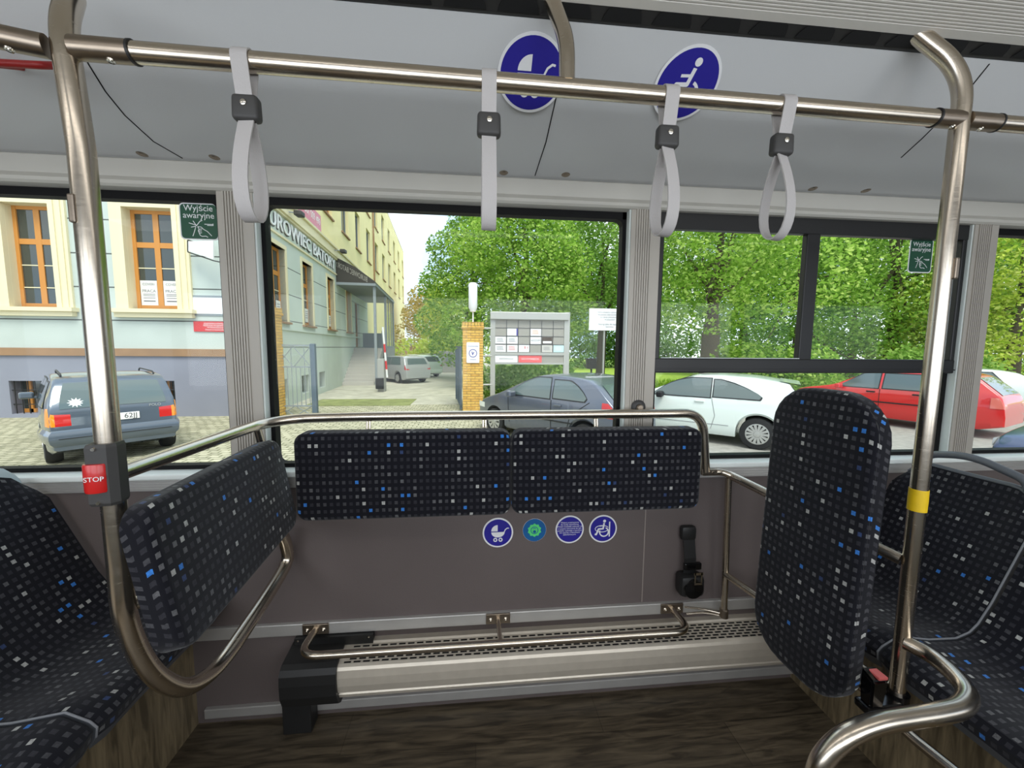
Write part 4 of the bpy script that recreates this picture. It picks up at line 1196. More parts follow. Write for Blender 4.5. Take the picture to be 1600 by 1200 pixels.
def oak_window(T, w, mtx=None, trim=True, y=FY, posters=False, red=False):
    a, b, c, d = w; W_ = b - a; H_ = d - c
    fr = MB(mtx); yo = y + 0.16
    for kk, (lo, hi) in enumerate((((a, c), (a + 0.09, d)), ((b - 0.09, c), (b, d)), ((a, c), (b, c + 0.12)), ((a, d - 0.09), (b, d)), (((a + b) / 2 - 0.07, c), ((a + b) / 2 + 0.07, d)), ((a, c + H_ * 0.63), (b, c + H_ * 0.63 + 0.14)))):
        fr.box((lo[0], yo + 0.0025 * kk, lo[1]), (hi[0], yo + 0.07 - 0.003 * kk, hi[1]))
    f = part('window', fr, 'oak', T)
    pn = MB(mtx).box((a + 0.03, yo + 0.03, c + 0.03), (b - 0.03, yo + 0.04, d - 0.03))
    part('panes', pn, 'pane', T, up=f)
    for z in (c + H_ * 0.42, c + H_ * 0.20) if not posters else (c + H_ * 0.42,):
        part('glazing_bar', MB(mtx).box((a + 0.09, yo + 0.018, z), (b - 0.09, yo + 0.029, z + 0.025)), 'cream', T, up=f)
    sl_ = MB(mtx)
    if trim:
        tr = MB(mtx)
        for k, (o_, dp) in enumerate(((0.34, 0.06), (0.26, 0.085), (0.12, 0.11))):
            i_ = 0.0 if k == 2 else (0.12 if k == 1 else 0.26)
            tr.box((a - o_, y - dp, c), (a - i_, y + 0.02, d + o_)); tr.box((b + i_, y - dp, c), (b + o_, y + 0.02, d + o_)); tr.box((a - i_, y - dp, d + i_), (b + i_, y + 0.02, d + o_))
        tr.box((a - 0.001, y, c), (a + 0.001, y + 0.2, d)); tr.box((b - 0.001, y, c), (b + 0.001, y + 0.2, d)); tr.box((a, y, d - 0.001), (b, y + 0.2, d + 0.001))
        part('stucco_surround', tr, 'cream', T)
        sl_.box((a - 0.42, y - 0.20, c - 0.10), (b + 0.42, y + 0.2, c)); sl_.box((a - 0.36, y - 0.13, c - 0.22), (b + 0.36, y + 0.02, c - 0.10))
        part('window_sill', sl_, 'cream', T)
    else:
        tr = MB(mtx)
        tr.box((a - 0.13, y - 0.03, c), (a, y + 0.17, d + 0.13)); tr.box((b, y - 0.03, c), (b + 0.13, y + 0.17, d + 0.13)); tr.box((a, y - 0.03, d), (b, y + 0.17, d + 0.13))
        part('stucco_surround', tr, 'cream', T)
        sl_.box((a - 0.16, y - 0.10, c - 0.06), (b + 0.16, y + 0.17, c)); part('window_sill', sl_, 'ledge', T)
    return f, yo
f0, yo = oak_window(T1, w0); f1, yo = oak_window(T1, w1); f2_, yo = oak_window(T1, w2, posters=True)
for w in (w0, w1, w2): oak_window(T1, (w[0], w[1], 6.6, 9.0))
for k, (a, b) in enumerate(((w2[0] + 0.10, (w2[0] + w2[1]) / 2 - 0.08), ((w2[0] + w2[1]) / 2 + 0.08, w2[1] - 0.09))):
    t = thing('window_poster', ('white job poster behind the left lower pane of the right orange window', 'white job poster behind the right lower pane of the right orange window')[k], 'poster', ((a + b) / 2, yo + 0.02, 2.42))
    part('sheet', MB().box((a, yo + 0.015, 2.42), (b, yo + 0.022, 3.08)), 'poster', t)
    w_ = b - a
    part('heading', text_mb(MB(), 'COVERI', w_ * 0.21, (((a + b) / 2, yo + 0.014, 2.98), U, V), depth=0.001), 'print_grey', t)
    part('small_print', MB().box((a + 0.06, yo + 0.013, 2.52), (b - 0.06, yo + 0.0145, 2.55)), 'print_grey', t)
    mb = text_mb(MB(), 'PRACA', w_ * 0.26, (((a + b) / 2, yo + 0.014, 2.80), U, V), depth=0.001)
    for z in (2.71, 2.67, 2.61): mb.box((a + 0.06, yo + 0.013, z), (b - 0.06, yo + 0.0145, z + (0.015 if z > 2.6 else 0.03)))
    part('lettering', mb, 'print_grey', t)
for k, c in enumerate(cel):
    a, b, z0, z1 = c
    mb = MB(); n = 6
    for j in range(n + 1): x = a + 0.06 + (b - a - 0.12) * j / n; mb.cyl((x, FY + 0.02, z0), (x, FY + 0.02, z1), 0.012, 6)
    for z in (z0 + 0.25, z1 - 0.25): mb.cyl((a, FY + 0.02, z), (b, FY + 0.02, z), 0.012, 6)
    part('cellar_grille', mb, 'black', T1)
    fm = MB(); fm.box((a + 0.15, FY + 0.22, z0), (a + 0.25, FY + 0.28, z1)); fm.box((b - 0.12, FY + 0.22, z0), (b, FY + 0.28, z1)); fm.box((a, FY + 0.22, z0), (b, FY + 0.28, z0 + 0.1)); fm.box(((a + b) / 2 - 0.05, FY + 0.22, z0), ((a + b) / 2 + 0.05, FY + 0.28, z1))
    f = part('cellar_window', fm, 'oak', T1); part('panes', MB().box((a, FY + 0.26, z0), (b, FY + 0.27, z1)), 'pane', T1, up=f)
# plates on the street wall
def plate(px0, py0, px1, py1, name, label, m, y=FY, text=None, tm='print_grey', size=0.06):
    a, b = at(px0, py1, Y=y - 0.03), at(px1, py0, Y=y - 0.03)
    t = thing(name, label, 'sign', ((a.x + b.x) / 2, y, a.z))
    part('board', MB().box((a.x, y - 0.03, a.z), (b.x, y - 0.001, b.z)), m, t)
    if text:
        mb = text_mb(MB(), text, size, (((a.x + b.x) / 2, y - 0.031, (a.z + b.z) / 2), U, V), depth=0.002, line=0.95)
        part('lettering', mb, tm, t)
    return t
t = plate(302, 466, 372, 490, 'wall_plate', 'blank white plate on the mint wall above the red one', 'white')
part('frame', MB().box((at(301, 492, Y=FY).x - 0.02, FY - 0.02, at(301, 492, Y=FY).z - 0.02), (at(373, 465, Y=FY).x, FY - 0.0005, at(373, 464, Y=FY).z + 0.02)), 'iron', t)
plate(303, 503, 372, 518, 'wall_plate', 'small red plate with white lettering on the mint wall', 'red', text='KUJAWSKO-POMORSKI\nODDZIAŁ WOJEWÓDZKI\nW BYDGOSZCZY\nPowiat w Inowrocławiu', tm='white', size=0.058)
# bracket sign sticking out of the wall
a0 = at(292, 376, Y=FY)
t = thing('projecting_sign', 'white sign on a black bracket projecting from the mint wall', 'sign', (a0.x, FY, a0.z - 0.5))
c = at(318, 388, Y=FY - 0.35)
mb = MB(); q = [at(294, 377, Y=FY - 0.30), at(294, 392, Y=FY - 0.30), at(333, 405, Y=FY - 0.55), at(333, 376, Y=FY - 0.55)]
mb.add([p for p in q] + [p + Vector((0, 0.04, 0)) for p in q], [(0, 1, 2, 3), (7, 6, 5, 4), (0, 4, 5, 1), (1, 5, 6, 2), (2, 6, 7, 3), (3, 7, 4, 0)])
part('board', mb, 'white', t)
mb = MB(); mb.tube([(q[0].x - 0.0, FY, q[0].z + 0.05), q[0] + Vector((-0.01, 0.0, 0.03)), q[1] + Vector((-0.01, 0, -0.03)), q[2] + Vector((0.02, 0, -0.04)), q[2] + Vector((0.5, 0.1, -0.12))], 0.014, 0.02, 8)
part('bracket', mb, 'black', t)

# --- side wall running away from the street
Dv = ray(690, 547); Dv.z = 0; Dv.normalize()
Nv = Vector((Dv.y, -Dv.x, 0))
C0 = Vector((cx, FY, 0))
SM = Matrix(((Dv.x, -Nv.x, 0, C0.x), (Dv.y, -Nv.y, 0, C0.y), (0, 0, 1, 0), (0, 0, 0, 1)))      # local (s, inward, z)
def fac(px, py, out=0.0):
    d = ray(px, py); t = ((C0 + Nv * out - EYE).dot(Nv)) / d.dot(Nv); p = EYE + t * d
    return (p - C0).dot(Dv), p.z
sx = lambda mb, a, b: mb.box(a, b)
SEND = fac(633, 540)[0]
# mint ground storey
low = []
for x0, x1, yt, ybm in ((420, 446, 386, 500), (468, 490, 414, 515), (506.5, 523, 434, 517), (535.5, 548, 447, 522)):
    s0, s1 = fac(x0 + 4, 450)[0], fac(x1, 450)[0]; low.append((s0, s1))
zt_, zb_ = 4.42, 2.12
S0 = low[0]; lw = [(a + 0.05, a + 0.05 + 1.05, zb_, zt_) for a, b in low]
ds = fac(555, 500)[0]; door = (ds, ds + 1.15, 1.30, 3.95)
sc = fac(521, 401)[0]                               # where the mint front ends under the canopy
T2 = T1
cells = [(lw[0][0] + k * 1.0, lw[0][0] + k * 1.0, 0, 0) for k in ()]
cel2 = [(s, s + 0.8, -0.35, 0.30) for s in (0.9, 3.0, 5.0)]
mb = wall_cells(MB(SM), 0, 16, zled, 5.52, lw + [door], 0, 0.35, sx)
part('side_wall_ground_storey', mb, 'mint_plain', T1)
mb = wall_cells(MB(SM), -0.04, 16, G, zled, cel2, -0.03, 0.35, sx); part('side_plinth', mb, 'mint_plain', T1)
part('side_cellar_panes', MB(SM).box((0.5, 0.2, -0.4), (6.2, 0.25, 0.35)), 'dark_room', T1)
part('side_string_course', MB(SM).box((0, -0.05, 1.86), (16, 0.01, 1.93)), 'mint_plain', T1)
for w in lw: oak_window(T1, w, SM, False, 0)
for k, w in enumerate(lw[:3]):
    t = thing('window_poster', ('white notice inside the nearest side-wall window by the street corner', 'white notice inside the second side-wall window under the lettering', 'white notice inside the third side-wall window before the canopy')[k], 'poster', SM @ Vector((w[0] + 0.3, 0.14, 2.3)))
    part('sheet', MB(SM).box((w[0] + 0.62, 0.145, 2.27), (w[1] - 0.10, 0.155, 2.78)), 'poster', t)
    mb = MB(SM)
    for z in (2.66, 2.58, 2.50, 2.42): mb.box((w[0] + 0.68, 0.142, z), (w[1] - 0.16, 0.146, z + 0.025))
    part('lettering', mb, 'print_grey', t)
# cornice and yellow upper storeys
zc = 5.52
mb = MB(SM); mb.box((-0.05, -0.14, zc), (16, 0.02, zc + 0.12)); mb.box((-0.05, -0.09, zc - 0.08), (16, 0.02, zc)); mb.box((-0.03, -0.05, 4.74), (16, 0.02, 4.80)); mb.box((-0.02, -0.05, zc + 0.12), (16, 0.02, zc + 0.42)); mb.box((-0.03, -0.12, zc + 0.42), (16, 0.02, zc + 0.5))
part('cornice', mb, 'cream', T1)
up = []
for x0, x1, yt, ybm in ((503, 521, 300, 356), (532.5, 545.5, 318, 384), (554.5, 563.5, 335, 401), (572, 579, 354, 407), (585.5, 591.5, 374, 430), (597, 602.5, 389, 438), (606.5, 611, 401, 447), (615, 618.5, 413, 453), (622, 625, 424, 459), (628.5, 631, 432, 464)):
    a, zt = fac(x0, yt); b, zz = fac(x1, ybm); up.append((a, max(b, a + 0.7), zz, zt))
zz0 = sum(u[2] for u in up[1:7]) / 6; zz1 = sum(u[3] for u in up[1:7]) / 6
step_ = 3.25
hol = [(a, a + min(b - a, 1.5), zz0, zz1) for a, b, _, _ in up] + [(a, a + min(b - a, 1.5), zz0 + step_, zz1 + step_) for a, b, _, _ in up]
mb = wall_cells(MB(SM), 0, SEND, zc + 0.02, 14, hol, 0, 0.35, sx)
part('side_wall_upper_storeys', mb, 'yellow_render', T1)
mb = MB(SM).box((16, 0, G), (SEND, 0.35, zc + 0.03)); part('side_wall_rear', mb, 'yellow_render', T1)
for h in hol:
    fm = MB(SM); a, b, c, d = h
    for lo, hi in (((a, c), (a + 0.07, d)), ((b - 0.07, c), (b, d)), ((a, c), (b, c + 0.07)), ((a, d - 0.07), (b, d)), (((a + b) / 2 - 0.04, c), ((a + b) / 2 + 0.04, d))): fm.box((lo[0], 0.15, lo[1]), (hi[0], 0.21, hi[1]))
    f = part('window', fm, 'oak' if c < 8 and a < 8 else 'iron', T1)
    part('panes', MB(SM).box((a, 0.19, c), (b, 0.20, d)), 'pane', T1, up=f)
    part('window_sill', MB(SM).box((a - 0.08, -0.08, c - 0.07), (b + 0.08, 0.15, c)), 'ledge', T1)
sdp = fac(582, 380)[0]
mb = MB(SM); mb.cyl((sdp, -0.09, 4.6), (sdp, -0.09, 14), 0.06, 10); part('downpipe', mb, 'ledge', T1)
part('roof_slab', MB(SM).box((0, 0.0, 13.9), (SEND, 9, 14.1)), 'concrete', T1)
part('rear_wall', MB(SM).box((0.3, 8.6, G), (SEND, 9, 14)), 'yellow_render', T1)
part('end_wall', MB(SM).box((SEND - 0.3, 0.3, G), (SEND, 9, 14)), 'yellow_render', T1)
# door at the head of the steps
fm = MB(SM); a, b, c, d = door
fm.box((a, 0.12, c), (a + 0.1, 0.2, d)); fm.box((b - 0.1, 0.12, c), (b, 0.2, d)); fm.box((a, 0.12, d - 0.1), (b, 0.2, d)); fm.box((a, 0.14, c), (b, 0.18, c + 0.9))
o = part('entrance_door', fm, 'ledge', T1); part('panes', MB(SM).box((a, 0.155, c), (b, 0.165, d)), 'pane', T1, up=o)
# white letters on the band
s_a, s_b = fac(424, 355)[0], fac(521, 408)[0]
zl0, zl1 = fac(474, 386)[1], fac(474, 360)[1]
t = thing('building_lettering', 'large white raised letters on the mint band below the cornice', 'lettering', SM @ Vector((s_a, -0.05, 4.6)))
zl = 5.12
dirU, dirV = Dv, Vector((0, 0, 1))
cu_ = 'BIUROWIEC BATORY'
tmp = text_mb(MB(), cu_, 0.64, (Vector((0, 0, 0)), U, V), align='RIGHT')
nat = max(p.x for p in tmp.v) - min(p.x for p in tmp.v)
tmp2 = text_mb(MB(), 'UROWIEC BATORY', 0.64, (Vector((0, 0, 0)), U, V), align='RIGHT')
nat2 = max(p.x for p in tmp2.v) - min(p.x for p in tmp2.v)
s_u = fac(418, 352)[0]
sq = (s_b - s_u) / nat2
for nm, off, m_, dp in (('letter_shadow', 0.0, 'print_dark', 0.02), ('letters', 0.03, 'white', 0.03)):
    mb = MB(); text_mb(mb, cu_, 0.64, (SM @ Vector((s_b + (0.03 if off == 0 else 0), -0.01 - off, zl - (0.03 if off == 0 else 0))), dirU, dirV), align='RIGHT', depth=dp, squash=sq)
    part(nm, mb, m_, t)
# red banner above the cornice
b0, b1 = fac(452, 330)[0], fac(497.5, 350)[0]
t = thing('wall_banner', 'red banner with a white phone number above the cornice', 'banner', SM @ Vector((b0, -0.06, zc + 0.6)))
bz0, bz1 = zc + 0.52, zc + 1.15
part('sheet', MB(SM).box((b0 - 1.2, -0.10, bz0), (b1, -0.06, bz1)), 'red', t)
mb = text_mb(MB(), 'tel. 501 009 499', 0.40, (SM @ Vector((b1 - 0.12, -0.101, (bz0 + bz1) / 2)), dirU, dirV), align='RIGHT', depth=0.004, squash=0.9)
part('lettering', mb, 'white', t)
# lamps on arms over the lettering
for k, (px, py) in enumerate(((464, 333), (534, 392))):
    s_, z_ = fac(px, py, 0.35)
    p = SM @ Vector((s_, -0.42, z_))
    t = thing('wall_lamp', ('small dark floodlight on an arm in front of the red banner', 'small dark floodlight on an arm just before the dark canopy')[k], 'lamp', p)
    part('arm', MB().cyl(SM @ Vector((s_ - 0.1, 0, z_)), p, 0.02, 8), 'iron', t)
    mb = MB(); mb.bbox(p + Vector((-0.12, -0.16, -0.10)), p + Vector((0.12, 0.16, 0.06)), 0.03); part('head', mb, 'charcoal', t)
# canopy over the entrance
c0s = fac(525, 430)[0]; CW = 1.75
t = thing('entrance_canopy', 'dark lettered canopy on a grey post over the entrance steps', 'canopy', SM @ Vector((c0s, -0.9, 3.6)))
zcb = at(557, 442, Y=(SM @ Vector((c0s, -0.9, 0))).y).z
zct = fac(525, 402)[1]
p = [Vector((c0s, 0, zcb)), Vector((c0s, -CW, zcb)), Vector((c0s, -CW, zcb + 0.12)), Vector((c0s, -0.9, zcb + (zct - zcb) * 0.62)), Vector((c0s, 0, zct))]
mb = MB(SM); k = len(p); q = [v + Vector((7.5, 0, 0)) for v in p]
mb.add(p + q, [tuple(range(k)), tuple(range(k, 2 * k))] + [(i, (i + 1) % k, k + (i + 1) % k, k + i) for i in range(k)])
M['canopy'] = mat('dark_canopy', (58, 55, 50), 0.6)
part('hood', mb, 'canopy', t)
part('edge_beam', MB(SM).box((c0s - 0.06, -CW - 0.06, zcb - 0.12), (c0s + 7.5, 0, zcb)), 'iron', t, 'pale grey edge beam')
uu = (Nv * CW + Vector((0, 0, -(zct - zcb) * 0.72))).normalized()
mb = text_mb(MB(), 'BIUROWIEC BATORY', 0.36, (SM @ Vector((c0s - 0.004, -0.72, zcb + (zct - zcb) * 0.42)), uu, dirV), depth=0.012, mirror=True, squash=0.46)
part('lettering', mb, 'board_grey', t, 'grey mirrored letters')
for ss in (c0s + 0.05, c0s + 3.7, c0s + 7.3):
    part('post', MB(SM).box((ss, -CW - 0.03, G), (ss + 0.12, -CW + 0.09, zcb)), 'iron', t)
mb = MB(SM)
for ss in (c0s + 3.8, c0s + 5.0, c0s + 6.2): mb.box((ss, -CW, G + 2.0), (ss + 0.06, -CW + 0.05, zcb))
mb.box((c0s + 3.7, -CW, G + 1.9), (c0s + 7.4, -CW + 0.05, G + 2.0)); part('screen_frame', mb, 'iron', t)
part('screen_panel', MB(SM).box((c0s + 3.7, -CW + 0.0, G), (c0s + 7.4, -CW + 0.04, G + 1.9)), 'concrete', t)
part('screen_glass', MB(SM).box((c0s + 3.8, -CW + 0.02, G + 2.0), (c0s + 7.4, -CW + 0.03, zcb)), 'glass', t)
# steps
t = thing('entrance_steps', 'pale stone steps climbing along the side wall to the entrance', 'steps', SM @ Vector((c0s, -0.8, G)))
n = 11; rise = (1.28 - G) / n
s0_ = fac(517, 620)[0]
s0_ = max(s0_, ds - 0.35 - n * 0.29)
for k in range(n):
    part('step', MB(SM).box((s0_ + k * 0.29, -1.55, G), (s0_ + k * 0.29 + (0.30 if k < n - 1 else 2.4), -0.001, G + (k + 1) * rise)), 'stone_step', t)
mb = MB(SM); mb.tube([(s0_ + n * 0.29, -1.52, 1.28), (s0_ + n * 0.29, -1.52, 2.25), (s0_ + n * 0.29 + 2.2, -1.52, 2.25)], 0.02, 0.05, 8)
part('guard_rail', mb, 'iron', t)
part('guard_panel', MB(SM).box((s0_ + n * 0.29 + 1.9, -1.5, 1.28), (s0_ + n * 0.29 + 1.93, -0.1, 2.2)), 'iron', t)

# ------------------------------------------------------------------ gate, pillars, board, signs
def brick_pillar(px0, px1, ptop, y, label):
    a, b = at(px0, 600, Y=y), at(px1, 600, Y=y); zt = at((px0 + px1) / 2, ptop, Y=y).z; w = b.x - a.x
    t = thing('brick_pillar', label, 'pillar', ((a.x + b.x) / 2, y + w / 2, G), 0)
    part('shaft', MB().box((a.x, y, G), (b.x, y + w, zt - 0.20)), 'brick_yellow', t)
    mb = MB(); mb.box((a.x - 0.03, y - 0.03, zt - 0.20), (b.x + 0.03, y + w + 0.03, zt - 0.13))
    n = 7
    for k in range(n):
        x = a.x - 0.02 + (w + 0.04) * k / n
        mb.box((x + 0.006, y - 0.02, zt - 0.13), (x + (w + 0.04) / n - 0.006, y + w + 0.02, zt))
    part('brick_cap', mb, 'brick_yellow', t)
    return t, a, b, zt, w
PYB = 11.7
tP, pa, pb_, pzt, pw = brick_pillar(723, 755, 503, PYB, 'yellow brick gate pillar with a round-symbol notice left of the noticeboard')
brick_pillar(398, 430, 479, 10.6, 'yellow brick gate pillar half hidden behind the grey window pillar')
# notice on the pillar
a, b = at(729, 567, Y=PYB - 0.03), at(749, 535, Y=PYB - 0.03)
t = thing('pillar_notice', 'white notice with a blue ring symbol on the brick pillar', 'sign', ((a.x + b.x) / 2, PYB, a.z))
part('board', MB().prism(rrect(b.x - a.x, b.z - a.z, 0.03, 3), 0.025, (((a.x + b.x) / 2, PYB - 0.002, (a.z + b.z) / 2), U, V)), 'white', t)
mb = MB(); fr_ = (((a.x + b.x) / 2, PYB - 0.028, (a.z + b.z) / 2 - 0.02), U, V)
ringp(mb, (0, 0), 0.115, 0.018, fr_, 1.0, 0.002); polyl(mb, [(-0.03, 0.05), (-0.01, -0.04), (0.03, 0.04)], 0.02, fr_, 1.0, 0.002)
text_mb(mb, 'UWAGA MONITORING', 0.034, (Vector(fr_[0]) + Vector((0, 0, 0.21)), U, V), depth=0.002, squash=0.9); text_mb(mb, 'MONITORING', 0.03, (Vector(fr_[0]) + Vector((0, 0, -0.19)), U, V), depth=0.002)
part('print', mb, 'blue', t)
# white lamp on the pillar
cxp = (pa.x + pb_.x) / 2; ly = PYB + pw / 2
lz0, lz1, lz2 = pzt, at(738, 487, Y=ly).z, at(738, 441, Y=ly).z
t = thing('pillar_lamp', 'slim white lamp on a thin stem on top of the brick pillar', 'lamp', (cxp, ly, lz0))
part('stem', MB().cyl((cxp, ly, lz0), (cxp, ly, lz1 + 0.05), 0.022, 10), 'white', t)
hh = lz2 - lz1
part('shade', MB().lathe([(0, lz1 - 0.02), (0.09, lz1), (0.10, lz1 + 0.06), (0.135, lz1 + 0.12), (0.135, lz2 - 0.08), (0.10, lz2 - 0.02), (0, lz2)], (cxp, ly, 0), (0, 0, 1), 16), 'white', t)
# left gate leaf (open)
gy = 11.0
a, b = at(433, 640, Y=gy), at(495, 640, Y=gy); zt = at(470, 538, Y=gy).z
t = thing('gate_leaf', 'grey iron gate leaf with crossed bars standing open by the side wall', 'gate', (b.x, gy, G))
part('hinge_post', MB().bbox((b.x - 0.13, gy, G), (b.x, gy + 0.13, zt + 0.02), 0.01), 'blue_iron', t)
mb = MB(); W_ = b.x - 0.13 - a.x
for z in (zt - 0.03, zt - 0.62, G + 0.30): mb.box((a.x, gy + 0.04, z - 0.02), (a.x + W_, gy + 0.08, z + 0.02))
mb.box((a.x, gy + 0.04, G + 0.1), (a.x + 0.04, gy + 0.08, zt))
part('frame', mb, 'iron', t)
mb = MB()
for k in range(8): x = a.x + W_ * (k + 0.5) / 8; mb.cyl((x, gy + 0.06, G + 0.3), (x, gy + 0.06, zt - 0.62 if k % 3 else zt), 0.010, 6)
part('bars', mb, 'iron', t)
mb = MB()
for k in range(2):
    x0_, x1_ = a.x + W_ * k / 2, a.x + W_ * (k + 1) / 2
    for p_, q_ in (((x0_, zt - 0.62), (x1_, zt - 0.05)), ((x0_, zt - 0.05), (x1_, zt - 0.62)), ((x0_, G + 0.02), (x1_, G + 0.3)), ((x0_, G + 0.3), (x1_, G + 0.02))): mb.cyl((p_[0], gy + 0.06, p_[1]), (q_[0], gy + 0.06, q_[1]), 0.012, 6)
part('cross_bars', mb, 'iron', t)
# right gate leaf, folded back behind the pillar
a = at(722, 632, Y=PYB + 0.1)
t = thing('gate_leaf', 'dark grey-blue gate leaf folded back against the brick pillar', 'gate', (a.x, PYB + 0.2, G))
zt = at(718, 541, Y=PYB + 1).z
e1 = at(713, 620, Y=PYB + 2.6)
m_ = MB(); d_ = (Vector((e1.x, PYB + 2.6, 0)) - Vector((a.x - 0.04, PYB + 0.15, 0))); l_ = d_.length; d_.normalize()
LM = Matrix(((d_.x, -d_.y, 0, a.x - 0.04), (d_.y, d_.x, 0, PYB + 0.15), (0, 0, 1, 0), (0, 0, 0, 1)))
m_ = MB(LM)
for z in (G + 0.12, G + 0.9, zt - 0.05): m_.box((0, -0.02, z), (l_, 0.02, z + 0.05))
m_.box((0, -0.03, G + 0.05), (0.06, 0.03, zt)); m_.box((l_ - 0.06, -0.03, G + 0.05), (l_, 0.03, zt - 0.1)); part('frame', m_, 'blue_iron', t)
m_ = MB(LM)
for k in range(22): m_.box((0.08 + k * 0.11, -0.012, G + 0.1), (0.13 + k * 0.11, 0.012, zt - 0.02 * abs(k - 10)))
part('bars', m_, 'blue_iron', t)
# raised barrier
q = at(603, 612, Z=G); by = q.y
t = thing('parking_barrier', 'parking barrier with its red and white boom raised beside the steps', 'barrier', (q.x, by, G))
zb0 = at(603, 566, Y=by).z
part('cabinet', MB().bbox((q.x - 0.30, by - 0.2, G), (q.x - 0.02, by + 0.2, zb0 + 0.15), 0.02), 'concrete', t)
part('drive_unit', MB().bbox((q.x - 0.36, by - 0.32, G + 0.15), (q.x - 0.02, by - 0.205, G + 0.62), 0.02), 'black', t)
b1_ = at(598, 511, Y=by); b0_ = at(605, 590, Y=by)
d_ = (b1_ - b0_)
for k in range(6):
    part('boom_band', MB().sweep([b0_ + d_ * k / 6, b0_ + d_ * (k + 1) / 6], 0.045, 8), 'white' if k % 2 == 0 or k > 3 else 'red', t, ('white boom band' if k % 2 == 0 or k > 3 else 'red boom band'))
# noticeboard
NY = 12.1
def npx(px, py): return at(px, py, Y=NY)
t = thing('noticeboard', 'large grey noticeboard on two posts behind the silver-grey hatchback', 'noticeboard', (npx(828, 600).x, NY, G))
for x0, x1, pt in ((766, 773.5, 488), (880, 888.5, 488)):
    part('post', MB().box((npx(x0, 600).x, NY, G), (npx(x1, 600).x, NY + 0.1, npx((x0 + x1) / 2, pt).z)), 'post_grey', t)
zt, z1 = npx(828, 489).z, npx(828, 500).z
part('header', MB().bbox((npx(766, 490).x, NY - 0.08, z1), (npx(888.5, 490).x, NY + 0.12, zt + 0.02), 0.02), 'post_grey', t)
bx0, bx1 = npx(773, 540).x, npx(882, 540).x
zA, zB, zC, zD = z1, npx(828, 551).z, npx(828, 555).z, npx(828, 567).z
part('backboard', MB().box((bx0, NY + 0.03, zD), (bx1, NY + 0.07, zA)), 'board_grey', t)
part('shelf_bar', MB().box((bx0, NY - 0.01, zC), (bx1, NY + 0.05, zB)), 'post_grey', t)
part('bottom_bar', MB().box((bx0, NY - 0.01, zD - 0.05), (bx1, NY + 0.05, zD)), 'post_grey', t)
cw, ch = (bx1 - bx0) / 6, (zA - zB) / 4
mb = MB()
for k in range(1, 6): mb.box((bx0 + k * cw - 0.008, NY + 0.02, zB), (bx0 + k * cw + 0.008, NY + 0.032, zA))
for k in range(1, 4): mb.box((bx0, NY + 0.02, zB + k * ch - 0.008), (bx1, NY + 0.032, zB + k * ch + 0.008))
part('grid_lines', mb, 'print_dark', t)
part('side_brackets', MB().cyl((pb_.x, NY - 0.05, npx(760, 513).z), (bx0, NY + 0.05, npx(760, 513).z), 0.03, 8).cyl((pb_.x, NY - 0.05, npx(760, 556).z), (bx0, NY + 0.05, npx(760, 556).z), 0.03, 8).cyl((pb_.x, NY - 0.05, npx(760, 601).z), (bx0, NY + 0.05, npx(760, 601).z), 0.03, 8), 'post_grey', t)
M['photo_dark'] = mat('dark_photo', (70, 56, 44), 0.5); M['pale_teal'] = mat('pale_teal_card', (186, 222, 224), 0.6); M['card'] = mat('pale_card', (196, 192, 184), 0.6); M['sign_pink'] = mat('red_sign', (222, 96, 96), 0.6)
cards = [(1, 1, 'white', 'company card, white with a blue edge, second row of the noticeboard', 'blue'), (3, 1, 'white', 'company card, white with orange print, second row of the noticeboard', 'oak'),
         (0, 2, 'white', 'company card, white, leftmost in the third row of the noticeboard', 'print_grey'), (1, 2, 'white', 'company card, white, second in the third row of the noticeboard', 'print_grey'),
         (3, 2, 'white', 'company card lettered ACCOM in the third row of the noticeboard', 'TEXT'), (4, 2, 'photo_dark', 'company card with a dark photo in the third row of the noticeboard', 'white'),
         (0, 3, 'white', 'company card, white, leftmost in the fourth row of the noticeboard', 'print_grey'), (1, 3, 'white', 'company card, white, second in the fourth row of the noticeboard', 'red'),
         (2, 3, 'white', 'company card with small coloured figures in the fourth row of the noticeboard', 'FIG'), (4, 3, 'card', 'company card, pale grey, fifth in the fourth row of the noticeboard', 'print_grey'), (5, 3, 'pale_teal', 'company card, pale teal, bottom right of the noticeboard grid', 'white')]
